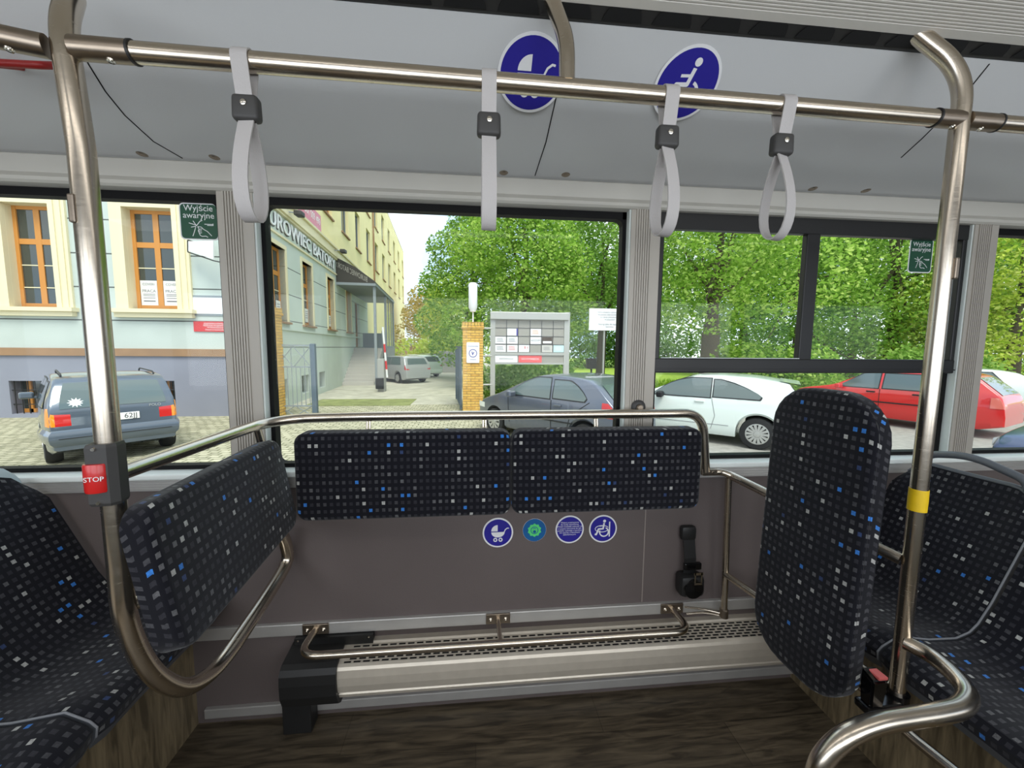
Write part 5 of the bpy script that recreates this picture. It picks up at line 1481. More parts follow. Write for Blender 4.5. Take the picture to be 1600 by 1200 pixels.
for i, j, m_, lb, pr_ in cards:
    x0, z0 = bx0 + i * cw + 0.02, zA - (j + 1) * ch + 0.02; x1, z1_ = x0 + cw - 0.04, z0 + ch - 0.04
    c = thing('firm_card', lb, 'sign card', ((x0 + x1) / 2, NY + 0.02, z0), 0, 'cards on the noticeboard')
    part('card', MB().box((x0, NY + 0.012, z0), (x1, NY + 0.029, z1_)), m_, c)
    mb = MB(); w_, h_ = x1 - x0, z1_ - z0
    if pr_ == 'TEXT': text_mb(mb, 'ACCOM', h_ * 0.42, (((x0 + x1) / 2, NY + 0.011, (z0 + z1_) / 2), U, V), depth=0.002, squash=0.9); pr_ = 'print_dark'
    elif pr_ == 'FIG':
        mb.box((x0 + w_ * 0.55, NY + 0.008, z0 + h_ * 0.45), (x0 + w_ * 0.62, NY + 0.0125, z0 + h_ * 0.85)); mb.box((x0 + w_ * 0.8, NY + 0.008, z0 + h_ * 0.5), (x0 + w_ * 0.85, NY + 0.0125, z0 + h_ * 0.8)); pr_ = 'red'
    elif m_ == 'photo_dark': mb.box((x0 + w_ * 0.08, NY + 0.008, z0 + h_ * 0.1), (x1 - w_ * 0.08, NY + 0.0125, z0 + h_ * 0.42))
    elif pr_ == 'blue': mb.box((x1 - w_ * 0.12, NY + 0.008, z0), (x1, NY + 0.0125, z1_))
    else:
        for q in (0.3, 0.5, 0.7): mb.box((x0 + w_ * 0.15, NY + 0.009, z0 + h_ * q), (x1 - w_ * (0.15 + 0.2 * q), NY + 0.0125, z0 + h_ * (q + 0.07)))
    part('print', mb, pr_, c)
for (a_, b_, m_, tx, lb) in ((0, 2, 'white', 'INFORMACJA', 'wide white panel at the bottom left of the noticeboard'), (2, 4.1, 'sign_pink', 'DO WYNAJĘCIA', 'wide red panel at the bottom of the noticeboard')):
    x0, x1 = bx0 + a_ * cw + 0.02, bx0 + b_ * cw - 0.02
    c = thing('board_panel', lb, 'sign', ((x0 + x1) / 2, NY + 0.02, zD))
    part('panel', MB().box((x0, NY + 0.012, zD + 0.01), (x1, NY + 0.029, zC - 0.01)), m_, c)
    mb = text_mb(MB(), tx, 0.075, (((x0 + x1) / 2, NY + 0.011, (zC + zD) / 2), U, V), depth=0.002)
    part('lettering', mb, 'print_grey' if m_ == 'white' else 'white', c)
# white text sign on a post
SY = 12.9
a, b = at(920, 516, Y=SY), at(985, 483, Y=SY)
t = thing('information_sign', 'white text sign on a grey post at the lawn edge right of the noticeboard', 'sign', (at(943, 580, Y=SY).x, SY, G))
part('post', MB().cyl((at(943, 580, Y=SY).x, SY + 0.06, G), (at(943, 580, Y=SY).x, SY + 0.06, b.z - 0.05), 0.035, 10), 'post_grey', t)
o = part('board', MB().box((a.x, SY - 0.02, a.z), (b.x, SY + 0.02, b.z)), 'white', t)
mb = text_mb(MB(), 'Teren prywatny administratora\nnie ponosi odpowiedzialności\nza rzeczy pozostawione\nw pojazdach\n\nParking tylko dla najemców\nbiurowca', 0.085, (((a.x + b.x) / 2, SY - 0.021, (a.z + b.z) / 2), U, V), depth=0.002, line=0.95, squash=0.85)
part('lettering', mb, 'print_grey', t)
# litter bin and cabinet
q = at(924, 576, Y=19)
t = thing('litter_bin', 'small black litter bin on the lawn below the white text sign', 'bin', (q.x, 19, G))
part('bin_body', MB().bbox((q.x - 0.25, 18.8, q.z), (q.x + 0.22, 19.2, at(924, 562, Y=19).z), 0.03), 'black', t)
part('post', MB().cyl((q.x, 19, G), (q.x, 19, q.z + 0.1), 0.05, 8), 'black', t)
part('lid', MB().bbox((q.x - 0.3, 18.75, at(924, 562, Y=19).z), (q.x + 0.27, 19.25, at(924, 560, Y=19).z), 0.02), 'charcoal', t)
q0, q1 = at(686, 573, Y=30), at(712, 549, Y=30)
t = thing('utility_cabinet', 'pale grey utility cabinet at the end of the yard behind the brick pillar', 'cabinet', ((q0.x + q1.x) / 2, 30, G))
part('body', MB().bbox((q0.x, 30, G), (q1.x, 31.5, q1.z), 0.03), 'concrete', t)
part('vent', MB().box((q0.x + (q1.x - q0.x) * 0.4, 29.98, q0.z + 0.3), (q0.x + (q1.x - q0.x) * 0.75, 30.01, q1.z - 0.2)), 'iron', t)
q0, q1 = at(634, 572, Y=42), at(658, 541, Y=42)
t = thing('low_brick_building', 'low pale brick building at the far end of the yard', 'building', ((q0.x + q1.x) / 2, 42, G))
part('wall', MB().box((q0.x - 0.2, 42, G), (q1.x, 46, q1.z)), 'brick_red', t)
part('roof', MB().box((q0.x - 0.4, 41.8, q1.z), (q1.x + 0.2, 46.2, q1.z + 0.25)), 'concrete', t)

# ------------------------------------------------------------------ cars
def carpaint(n, rgb, metal=0.0): return mat(n, rgb, 0.3, metal=metal, coat=1.0, noise=0.0)
M['car_grey'] = carpaint('dark_grey_paint', (84, 94, 106), 0.35)
M['car_silver'] = carpaint('blue_grey_paint', (92, 98, 112), 0.4)
M['car_white'] = carpaint('white_paint', (226, 236, 230))
M['car_red'] = carpaint('red_paint', (216, 34, 34))
M['car_blue'] = carpaint('dark_blue_paint', (34, 52, 92), 0.2)
M['car_pale'] = carpaint('pale_silver_paint', (176, 178, 180), 0.3)
M['car_glass'] = mat('car_window_glass', (84, 98, 98), 0.05, spec=0.7, coat=0.4)
M['tyre'] = mat('tyre_rubber', (34, 34, 35), 0.85)
M['rim'] = mat('silver_wheel_trim', (186, 186, 182), 0.35, metal=0.6)
M['lamp_red'] = mat('red_tail_lamp', (196, 36, 32), 0.15, coat=0.6)
M['lamp_pale'] = mat('pale_red_tail_lamp', (226, 118, 104), 0.15, coat=0.6)
M['lamp_amber'] = mat('amber_indicator', (236, 140, 20), 0.15, coat=0.6)
M['lamp_clear'] = mat('clear_headlamp', (226, 228, 222), 0.1, coat=0.8)
M['plate_white'] = mat('white_number_plate', (236, 236, 232), 0.5)
M['trim_dark'] = mat('dark_car_trim', (26, 27, 29), 0.5)

def interp(tab, x):
    if x <= tab[0][0]: return tab[0][1]
    for (a, b), (c, d) in zip(tab[:-1], tab[1:]):
        if x <= c: return b + (d - b) * (x - a) / (c - a) if c > a else d
    return tab[-1][1]
def smooth_tab(tab, n=6):
    """rounded corners on the profile"""
    out = [tab[0]]
    for i in range(1, len(tab) - 1):
        a, b, c = (Vector((*t, 0)) for t in tab[i - 1:i + 2])
        p, q = b + (a - b) * 0.3, b + (c - b) * 0.3
        for k in range(n + 1):
            t = k / n; v = p * (1 - t) ** 2 + b * 2 * t * (1 - t) + q * t ** 2; out.append((v.x, v.y))
    out.append(tab[-1]); return out
class Car:
    def __init__(s, name, label, pos, yaw, L, W, prof, paint, wheels, belt, sides, rear_glass, group=None, wr=0.30, spokes=7, ground=0.20, tail=None, plate=None, cat='car', mirror_x=None, windshield=None, head=True):
        s.lampm = 'lamp_pale' if paint == 'car_red' else 'lamp_red'; s.L, s.W = L, W / 2; s.prof = smooth_tab(prof); s.belt = belt; s.wheels = wheels; s.wr = wr; s.g = ground
        s.roof = max(z for _, z in prof)
        t = thing(name, label, cat, (pos[0], pos[1], G), yaw, group); s.t = t
        xs = set()
        for k in range(91): xs.add(round(L * k / 90, 4))
        for x, z in s.prof: xs.add(round(x, 4))
        ra = wr + 0.06
        for w in wheels:
            for k in range(15): xs.add(round(w + ra * math.cos(PI * k / 14), 4))
            xs.add(round(w + ra + 0.004, 4)); xs.add(round(w - ra - 0.004, 4))
        xs = sorted(x for x in xs if 0 <= x <= L)
        xs = [x for i, x in enumerate(xs) if i == 0 or x - xs[i - 1] > 0.0015]
        rows = []
        for x in xs:
            zt = interp(s.prof, x); zl = s.zlow(x)
            zl = min(zl, zt - 0.05)
            pts = [Vector((x, 0, zl))]
            for q in (0.0, 0.06, 0.2, 0.35, 0.5, 0.65, 0.8, 0.9, 1.0):
                ztop = zt - 0.05
                z = zl + (max(ztop, zl + 0.02) - zl) * q
                y = s.w(x, z)
                if q == 0: y -= 0.04
                pts.append(Vector((x, y, z)))
            yt = s.w(x, zt - 0.05)
            for q in (25, 50, 75): pts.append(Vector((x, yt - 0.07 * (1 - math.cos(R(q))), zt - 0.05 + 0.05 * math.sin(R(q)) * 0.9)))
            for q in (0.75, 0.4, 0.0): pts.append(Vector((x, (yt - 0.07) * q, zt + 0.0 + 0.012 * (1 - q * q))))
            ring = pts + [Vector((p.x, -p.y, p.z)) for p in reversed(pts[1:-1])]
            rows.append(ring)
        mb = MB(); mb.grid(rows, closed=True); n = len(rows[0])
        mb.f.append(tuple(range(n))); mb.f.append(tuple((len(rows) - 1) * n + k for k in range(n)))
        mb.smooth = True
        s.body = part('body', mb, paint, t, local=True)
        for w in wheels:
            for sd in (1, -1): s.wheel(w, sd, spokes)
        for sd in (1, -1):
            for poly in sides:
                s.side_patch('side_window', poly, sd, 'car_glass', 0.004, border=True)
        if rear_glass: s.top_patch('rear_window', *rear_glass, 'car_glass')
        if windshield: s.top_patch('windscreen', *windshield, 'car_glass')
        if mirror_x:
            for sd in (1, -1):
                z = s.belt_z(mirror_x) + 0.05; y = s.w(mirror_x, z) * sd
                mb = MB(); mb.bbox((mirror_x - 0.06, y + sd * 0.03, z - 0.06), (mirror_x + 0.07, y + sd * 0.22, z + 0.07), 0.03); mb.bbox((mirror_x - 0.02, y - sd * 0.05, z - 0.06), (mirror_x + 0.03, y + sd * 0.08, z - 0.02), 0.008)
                part('wing_mirror', mb, paint if paint != 'car_white' else 'trim_dark', t, local=True)
        if tail:
            for sd in (1, -1): s.tail(tail, sd)
        if head:
            for sd in (1, -1):
                xh = L - 0.34; mb = MB(); rws = []
                for k in range(7):
                    x = xh + 0.30 * k / 6; rws.append([Vector((x, sd * (s.w(x, z) + 0.006), z)) for z in (0.56, 0.60, 0.64, 0.68)])
                mb.grid(rws); part('headlamp', mb, 'lamp_clear', t, local=True, smooth=True)
    def belt_z(s, x): return interp(s.belt, x)
    def zlow(s, x):
        z = s.g + 0.10 * max(0, (0.35 - x) / 0.35) + 0.06 * max(0, (x - (s.L - 0.5)) / 0.5)
        ra = s.wr + 0.06
        for w in s.wheels:
            if abs(x - w) <= ra: z = max(z, s.wr + math.sqrt(max(0, ra * ra - (x - w) ** 2)))
        return z
    def w(s, x, z):
        pl = 1.0
        if x < 0.9: pl = 0.87 + 0.13 * math.sin(PI / 2 * x / 0.9) ** 0.6
        if x > s.L - 1.3: pl = 0.72 + 0.28 * math.sin(PI / 2 * max(0, s.L - x) / 1.3) ** 0.7
        b = s.belt_z(x)
        if z <= b:
            q = (b - z) / b
            k = 0.985 + 0.015 * math.sin(PI * min(1, q * 1.6)) - 0.07 * max(0, q - 0.45) ** 1.4
        else: k = 0.985 - 0.20 * ((z - b) / (s.roof - b)) ** 1.15
        return s.W * pl * k
    def wheel(s, wx, sd, spokes):
        y = (s.W - 0.03) * sd; r = s.wr
        c = (wx, y, r); ax = (0, sd, 0)
        mb = MB().lathe([(r * 0.62, -0.19), (r * 0.93, -0.19), (r, -0.15), (r, -0.04), (r * 0.94, 0.0), (r * 0.66, 0.012), (r * 0.64, -0.02)], c, ax, 40)
        wobj = part('wheel', mb, 'tyre', s.t, local=True)
        rm = MB().lathe([(r * 0.66, 0.008), (r * 0.60, 0.012), (r * 0.57, -0.006)], c, ax, 40)
        o = Vector(c)
        for k in range(spokes):
            a = 2 * PI * k / spokes
            d = Vector((math.cos(a), 0, math.sin(a))); p = Vector((-math.sin(a), 0, math.cos(a)))
            w0, w1 = r * 0.05, r * (1.2 / spokes)
            poly = [o + d * r * 0.14 - p * w0, o + d * r * 0.60 - p * w1, o + d * r * 0.60 + p * w1, o + d * r * 0.14 + p * w0]
            rm.add([q + Vector((0, sd * 0.012, 0)) for q in poly] + [q - Vector((0, sd * 0.01, 0)) for q in poly], [(0, 1, 2, 3), (7, 6, 5, 4), (0, 4, 5, 1), (1, 5, 6, 2), (2, 6, 7, 3), (3, 7, 4, 0)])
        rm.lathe([(r * 0.2, 0.0), (r * 0.18, 0.02), (0.0, 0.024)], c, ax, 20)
        part('wheel_trim', rm, 'rim', s.t, up=wobj, local=True)
        part('hub_back', MB().lathe([(r * 0.62, -0.03), (0, -0.03)], c, ax, 24), 'trim_dark', s.t, up=wobj, local=True)
    def side_rows(s, poly, sd, off, nz=12, nx=14, grow=0.0):
        """poly: list of (z, x_left, x_right) levels from bottom to top"""
        rows = []
        for k in range(nz + 1):
            z = poly[0][0] + (poly[-1][0] - poly[0][0]) * k / nz
            xl = interp([(p[0], p[1]) for p in poly], z); xr = interp([(p[0], p[2]) for p in poly], z)
            if grow: xl -= grow; xr += grow
            zz = z + (grow * (2 * k / nz - 1))
            rows.append([Vector((xl + (xr - xl) * j / nx, sd * (s.w(xl + (xr - xl) * j / nx, zz) + off), zz)) for j in range(nx + 1)])
        return rows
    def side_patch(s, name, poly, sd, m, off, border=False):
        o = part(name, MB().grid(s.side_rows(poly, sd, off + 0.002)), m, s.t, local=True, smooth=True)
        if border: part('window_rubber', MB().grid(s.side_rows(poly, sd, off, grow=0.022)), 'trim_dark', s.t, up=o, local=True, smooth=True)
        return o
    def top_patch(s, name, x0, x1, f0, f1, m):
        rows = []; n = 10
        for k in range(n + 1):
            x = x0 + (x1 - x0) * k / n; z = interp(s.prof, x); e = 0.01
            sl_ = (interp(s.prof, x + e) - interp(s.prof, x - e)) / (2 * e); nn = Vector((-sl_, 0, 1)).normalized()
            f = f0 + (f1 - f0) * k / n; yw = s.w(x, z - 0.05) - 0.05
            rows.append([Vector((x, yw * f * q, z + 0.014 * (1 - (f * q) ** 2))) + nn * 0.008 for q in [-1 + 2 * j / 12 for j in range(13)]])
        return part(name, MB().grid(rows), m, s.t, local=True, smooth=True)
    def tail(s, tl, sd, lm='lamp_red'):
        """tl: (z0, z1, x_end_on_side, inner fraction, amber)"""
        z0, z1, xe, fin, amber = tl
        def path(z):
            xr = 0.0
            for k in range(200):
                x = 0.0 + k * 0.004
                if interp(s.prof, x) - 0.05 >= z: xr = x; break
            yo = s.w(xr, z)
            P = [Vector((xr - 0.012, sd * yo * (fin + (0.97 - fin) * k / 6), z)) for k in range(7)]
            P += [Vector((xr + 0.004, sd * (yo + 0.008), z))]
            P += [Vector((xr + (xe - xr) * k / 4, sd * (s.w(xr + (xe - xr) * k / 4, z) + 0.009), z)) for k in range(1, 5)]
            return P
        rows = [path(z0 + (z1 - z0) * k / 6) for k in range(7)]
        if amber:
            part('tail_lamp', MB().grid([r[:6] for r in rows]), 'lamp_red', s.t, local=True, smooth=True)
            part('indicator', MB().grid([r[5:] for r in rows]), 'lamp_amber', s.t, local=True, smooth=True)
        else:
            part('tail_lamp', MB().grid(rows), s.lampm, s.t, local=True, smooth=True)
    def line(s, name, pts, sd, m='trim_dark', w=0.012, off=0.003):
        mb = MB(); rows = []
        P = []
        for (a, b), (c, d) in zip(pts[:-1], pts[1:]):
            for k in range(8): P.append((a + (c - a) * k / 8, b + (d - b) * k / 8))
        P.append(pts[-1])
        path = [Vector((x, sd * (s.w(x, z) + off), z)) for x, z in P]
        mb.sweep(path, w / 2, 6); return part(name, mb, m, s.t, local=True)
    def handle(s, x, z, sd, m):
        y = sd * (s.w(x, z) + 0.012); mb = MB(); mb.bbox((x - 0.09, y - 0.014, z - 0.018), (x + 0.09, y + 0.014, z + 0.018), 0.008); return part('door_handle', mb, m, s.t, local=True)
    def bumper(s, x1, z0, z1, m, off=0.02):
        mb = MB(); rows = []
        for z in [z0 + (z1 - z0) * k / 4 for k in range(5)]:
            r = []
            bul = off * (1 - abs(2 * (z - z0) / (z1 - z0) - 1) ** 3)
            for sd in (1, -1):
                seq = [x1 - (x1) * k / 6 for k in range(7)] if sd == 1 else [x1 * k / 6 for k in range(7)]
                for x in seq: r.append(Vector((x - (bul if x < 0.05 else 0), sd * (s.w(x, z) + bul), z)))
            rows.append(r)
        mb.grid(rows); return part('rear_bumper', mb, m, s.t, local=True, smooth=True)

# dark grey estate
vw = Car('car', 'dark grey estate car parked rear towards the bus at left', (-5.94, 6.92), 2.431 - R(3), 4.14, 1.66,
    [(0, 0.58), (0.02, 0.72), (0.05, 0.95), (0.28, 1.33), (0.42, 1.42), (1.2, 1.45), (2.1, 1.42), (2.5, 1.32), (3.1, 0.98), (3.9, 0.84), (4.10, 0.70), (4.14, 0.45)], 'car_grey', (0.74, 3.24), [(0, 0.93), (2, 0.92), (4.2, 0.88)],
    [[(0.96, 0.34, 1.05), (1.33, 0.58, 1.05)], [(0.96, 1.12, 1.95), (1.35, 1.14, 1.93)], [(0.95, 2.02, 3.0), (1.34, 2.02, 2.45)]], (0.055, 0.285, 0.90, 0.88), tail=(0.68, 0.96, 0.17, 0.70, True), mirror_x=2.85, windshield=(2.52, 3.08, 0.84, 0.9))
vw.bumper(0.62, 0.36, 0.62, 'car_grey', 0.045)
part('bumper_strip', MB().box((-0.052, -0.66, 0.485), (-0.04, 0.66, 0.495)), 'trim_dark', vw.t, local=True)
o = part('number_plate', MB().bbox((-0.004, -0.26, 0.70), (0.012, 0.26, 0.815), 0.004), 'plate_white', vw.t, local=True)
mb = text_mb(MB(), '62JJ', 0.115, ((-0.0045, -0.235, 0.757), Vector((0, -1, 0)), V), align='RIGHT', depth=0.001, squash=0.95); part('lettering', mb, 'print_dark', vw.t, up=o, local=True)
mb = text_mb(MB(), 'POLO', 0.06, ((0.028, -0.47, 0.905), Vector((0, -1, 0)), Vector((0.12, 0, 1)).normalized()), depth=0.004); part('badge', mb, 'rim', vw.t, 'silver badge', local=True)
# leaf-shaped sticker on the rear window
xg = 0.10; zg = interp(vw.prof, xg)
mb = MB(); lf = []
for k in range(22): a = 2 * PI * k / 22; r_ = 0.085 * (1.0 if k % 2 else 0.55); lf.append((r_ * math.cos(a) * 1.1, r_ * math.sin(a)))
sl_ = Vector((0.52, 0, 1)).normalized()
mb.prism(lf, 0.002, ((xg - 0.012, 0.45, zg + 0.0), Vector((0, -1, 0)), sl_)); part('window_sticker', mb, 'white', vw.t, 'white splash-shaped sticker', local=True)
mb = MB(); mb.cyl((0.045, 0.05, 0.95), (0.10, 0.30, 1.03), 0.009, 6); part('rear_wiper', mb, 'trim_dark', vw.t, local=True)
for sd in (1, -1):
    mb = MB(); mb.tube([(0.55, sd * 0.56, 1.43), (0.65, sd * 0.56, 1.465), (1.9, sd * 0.56, 1.475), (2.0, sd * 0.56, 1.43)], 0.014, 0.05, 8); part('roof_rail', mb, 'trim_dark', vw.t, local=True)
# silver-grey hatchback by the noticeboard
pg = Car('car', 'blue-grey hatchback parked in front of the noticeboard', (3.0, 6.75), 2.26, 3.84, 1.66,
    [(0, 0.50), (0.03, 0.80), (0.08, 0.95), (0.48, 1.30), (0.75, 1.40), (1.4, 1.435), (1.95, 1.39), (2.9, 0.97), (3.55, 0.78), (3.78, 0.64), (3.84, 0.42)], 'car_silver', (0.66, 3.09), [(0, 0.97), (2, 0.95), (3.9, 0.88)],
    [[(0.99, 0.66, 1.38), (1.05, 0.62, 1.39), (1.15, 0.72, 1.40), (1.26, 0.88, 1.41), (1.33, 1.05, 1.42)], [(0.97, 1.46, 2.58), (1.12, 1.48, 2.40), (1.24, 1.50, 2.20), (1.31, 1.51, 2.03), (1.36, 1.52, 1.85)]], (0.10, 0.46, 0.84, 0.80), tail=(0.74, 1.0, 0.30, 0.72, False), mirror_x=2.42, windshield=(2.0, 2.85, 0.82, 0.9), wr=0.29, spokes=9)
for sd in (1, -1):
    pg.line('door_seam', [(1.42, 0.95), (1.42, 0.34)], sd); pg.line('door_seam', [(0.55, 0.98), (0.95, 0.70), (1.05, 0.36)], sd); pg.line('rubbing_strip', [(0.9, 0.55), (2.6, 0.54)], sd, w=0.03); pg.handle(1.25, 0.86, sd, 'car_silver')
    pg.line('door_seam', [(2.62, 0.93), (2.58, 0.36)], sd)
# white three-door
wh = Car('car', 'white three-door hatchback parked beyond the right window', (6.62, 7.0), 2.43, 4.03, 1.70,
    [(0, 0.55), (0.04, 0.85), (0.12, 1.02), (0.30, 1.24), (0.34, 1.31), (0.9, 1.40), (1.6, 1.425), (2.1, 1.38), (3.0, 0.98), (3.7, 0.78), (3.97, 0.62), (4.03, 0.42)], 'car_white', (0.80, 3.27), [(0, 0.99), (2, 0.95), (4.1, 0.86)],
    [[(0.99, 0.80, 1.60), (1.04, 0.76, 1.60), (1.10, 0.84, 1.60), (1.20, 1.05, 1.60), (1.28, 1.28, 1.60), (1.33, 1.50, 1.60)], [(0.97, 1.66, 2.84), (1.10, 1.66, 2.66), (1.22, 1.66, 2.46), (1.30, 1.66, 2.26), (1.35, 1.66, 2.02)]], (0.135, 0.29, 0.86, 0.82), tail=(0.80, 0.98, 0.22, 0.72, False), mirror_x=2.62, windshield=(2.15, 2.95, 0.82, 0.9), wr=0.31, spokes=14)
for sd in (1, -1):
    wh.line('door_seam', [(1.63, 0.98), (1.55, 0.6), (1.62, 0.32)], sd, 'print_grey', 0.008); wh.handle(1.85, 0.88, sd, 'car_white'); wh.line('door_seam', [(2.85, 0.92), (2.8, 0.32)], sd, 'print_grey', 0.008); wh.line('sill_line', [(1.3, 0.42), (2.8, 0.42)], sd, 'print_grey', 0.01)
mb = MB(); rows = [[Vector((x, y, z + 0.02)) for y in [-0.58 + 1.16 * k / 8 for k in range(9)]] for x, z in ((0.50, 1.33), (0.30, 1.305), (0.17, 1.285), (0.18, 1.265), (0.34, 1.27))]
mb.grid(rows); part('roof_spoiler', mb, 'car_white', wh.t, local=True, smooth=True)
# red estate
rd = Car('car', 'red estate car parked behind the taped pole', (12.2, 7.5), 1.95, 4.30, 1.70,
    [(0, 0.55), (0.03, 0.80), (0.08, 0.97), (0.50, 1.37), (0.72, 1.44), (1.7, 1.455), (2.4, 1.40), (3.15, 0.98), (4.0, 0.82), (4.25, 0.64), (4.30, 0.42)], 'car_red', (0.80, 3.38), [(0, 0.96), (2, 0.94), (4.4, 0.88)],
    [[(0.99, 0.50, 1.15), (1.35, 0.75, 1.15)], [(0.98, 1.24, 2.05), (1.36, 1.26, 2.05)], [(0.97, 2.14, 3.02), (1.36, 2.14, 2.45)]], (0.10, 0.48, 0.84, 0.80), tail=(0.70, 0.94, 0.22, 0.74, False), mirror_x=2.95, windshield=(2.45, 3.1, 0.84, 0.9), wr=0.31, spokes=9)
for sd in (1, -1):
    rd.line('rubbing_strip', [(0.75, 0.62), (3.3, 0.60)], sd, w=0.035); rd.line('door_seam', [(2.10, 0.96), (2.10, 0.34)], sd); rd.line('door_seam', [(1.20, 0.96), (1.15, 0.6)], sd); rd.handle(2.28, 0.87, sd, 'trim_dark'); rd.handle(1.38, 0.87, sd, 'trim_dark')
# white car at the far right and the dark blue one passing
far = Car('car', 'white car at the right edge, half hidden behind the red estate', (16.4, 9.6), 2.2, 4.2, 1.72,
    [(0, 0.55), (0.04, 0.85), (0.12, 1.02), (0.45, 1.33), (0.9, 1.42), (1.7, 1.44), (2.2, 1.38), (3.1, 0.98), (3.9, 0.78), (4.14, 0.62), (4.2, 0.42)], 'car_white', (0.80, 3.37), [(0, 0.98), (4.2, 0.88)],
    [[(1.0, 0.7, 1.6), (1.34, 1.0, 1.6)], [(0.98, 1.68, 2.8), (1.34, 1.68, 2.15)]], (0.135, 0.42, 0.86, 0.82), tail=(0.80, 0.98, 0.22, 0.72, False), mirror_x=2.7, windshield=(2.25, 3.05, 0.82, 0.9))
bl = Car('car', 'dark blue car driving past low at the right edge', (11.8, 4.25), PI, 4.2, 1.72,
    [(0, 0.55), (0.04, 0.85), (0.12, 0.96), (0.45, 1.26), (0.9, 1.32), (1.7, 1.33), (2.2, 1.26), (3.1, 0.92), (3.9, 0.74), (4.14, 0.60), (4.2, 0.42)], 'car_blue', (0.80, 3.37), [(0, 0.90), (4.2, 0.80)],
    [[(0.95, 0.7, 1.6), (1.24, 1.0, 1.6)], [(0.93, 1.68, 2.8), (1.24, 1.68, 2.15)]], (0.135, 0.42, 0.86, 0.82), tail=(0.70, 0.88, 0.22, 0.72, False), mirror_x=2.7, windshield=(2.25, 3.05, 0.82, 0.9))
# cars far back in the yard
simple = [(0, 0.55), (0.04, 0.85), (0.10, 1.0), (0.30, 1.36), (0.5, 1.45), (1.7, 1.48), (2.3, 1.42), (3.1, 1.0), (3.9, 0.8), (4.14, 0.62), (4.2, 0.42)]
for px, py, y, yaw, m_, lb in ((655, 601, 21, 2.3, 'car_pale', 'pale silver car far back in the yard, nearest of the three'), (676, 593, 25, 2.2, 'car_white', 'white car far back in the yard, behind the pale silver one'), (683, 585, 30, 2.0, 'car_grey', 'dark car farthest back in the yard under the trees')):
    q = at(px, py, Y=y)
    Car('car', lb, (q.x, y), yaw, 4.2, 1.7, simple, m_, (0.8, 3.35), [(0, 1.0), (4.2, 0.9)], [[(1.02, 0.5, 1.5), (1.38, 0.7, 1.5)], [(1.0, 1.58, 2.9), (1.38, 1.58, 2.35)]], (0.11, 0.29, 0.84, 0.8), group='cars far back in the yard', tail=(0.75, 1.0, 0.15, 0.75, False), mirror_x=2.8, windshield=(2.35, 3.05, 0.82, 0.9))

# ------------------------------------------------------------------ trees and bushes
def leaf_cloud(name, blobs, n, size, m, t, rnd, flat=0.5, label=None):
    """leaves spread over clumps; blobs: (centre, radii)"""
    tot = sum(b[1][0] * b[1][1] + b[1][0] * b[1][2] for b in blobs)
    vs, fs = [], []
    loc = t.location
    for c, r in blobs:
        k = int(n * (r[0] * r[1] + r[0] * r[2]) / tot)
        for _ in range(k):
            while True:
                d = Vector((rnd.uniform(-1, 1), rnd.uniform(-1, 1), rnd.uniform(-1, 1)))
                if 0.05 < d.length <= 1: break
            d = d.normalized() * (d.length ** 0.45)
            p = Vector((c[0] + d.x * r[0], c[1] + d.y * r[1], c[2] + d.z * r[2])) - loc
            s = size * rnd.uniform(0.6, 1.35)
            a = Vector((rnd.gauss(0, 1), rnd.gauss(0, 1), rnd.gauss(0, 0.6))).normalized()
            nn = Vector((d.x * 0.5 + rnd.gauss(0, 0.6), d.y * 0.5 + rnd.gauss(0, 0.6), 0.6 + rnd.gauss(0, 0.6)))
            b = a.cross(nn)
            if b.length < 1e-3: continue
            b.normalize(); o = len(vs)
            vs += [p - a * s * 0.5, p + b * s * 0.32 + a * s * 0.05, p + a * s * 0.55, p - b * s * 0.32 + a * s * 0.05]
            fs.append((o, o + 1, o + 2, o + 3))
    me = bpy.data.meshes.new(name); me.from_pydata([tuple(v) for v in vs], [], fs); me.materials.append(M[m])
    ob = bpy.data.objects.new(name, me); COL.objects.link(ob); ob.parent = t
    return ob
def tree(label, base, h, rad, leaf, n, size, seed, trunk=0.22, clumps=16, low=0.30, extra=None, group='trees beyond the car park', branches=True):
    rnd = random.Random(seed)
    t = thing('leafy_tree', label, 'tree', (base[0], base[1], G), 0, group)
    B = Vector((base[0], base[1], G))
    blobs = []
    for k in range(clumps):
        q = (k + 0.5) / clumps; a = k * 2.39996 + seed; zz = low + (1 - low) * q
        prof = math.sin(PI * min(1, (0.18 + 0.82 * q)) ** 0.9) if q > 0.4 else 0.9
        rr = rad * prof * rnd.uniform(0.35, 0.8)
        c = B + Vector((math.cos(a) * rr, math.sin(a) * rr, h * zz)); r = rad * rnd.uniform(0.34, 0.52)
        blobs.append((c, (r, r, r * 0.75)))
    blobs.append((B + Vector((0, 0, h * 0.7)), (rad * 0.7, rad * 0.7, h * 0.25)))
    top = B + Vector((rnd.uniform(-0.3, 0.3), 0, h * 0.75))
    mid = B + Vector((rnd.uniform(-0.15, 0.15), 0, h * 0.35))
    mb = MB(); mb.sweep(fillet_path([B, mid, top], 0.8, 6), [trunk * (1 - 0.75 * k / 8) for k in range(9)], 12)
    tr_ = part('trunk', mb, 'bark', t)
    for k, (c, r) in enumerate(blobs[:-1:2]):
        if not branches: break
        st_ = B.lerp(top, 0.35 + 0.5 * rnd.random()); mb = MB()
        m1 = st_.lerp(c, 0.5) + Vector((0, 0, -0.2)); mb.sweep(fillet_path([st_, m1, c], 0.6, 4), [trunk * 0.32 * (1 - 0.8 * j / 6) for j in range(7)], 8)
        part('branch', mb, 'bark', t, up=tr_)
    leaf_cloud('foliage', blobs, int(n * 1.7), size * 0.72, leaf, t, rnd)
    return t
def px_base(px, y): return (at(px, 560, Y=y).x, y)
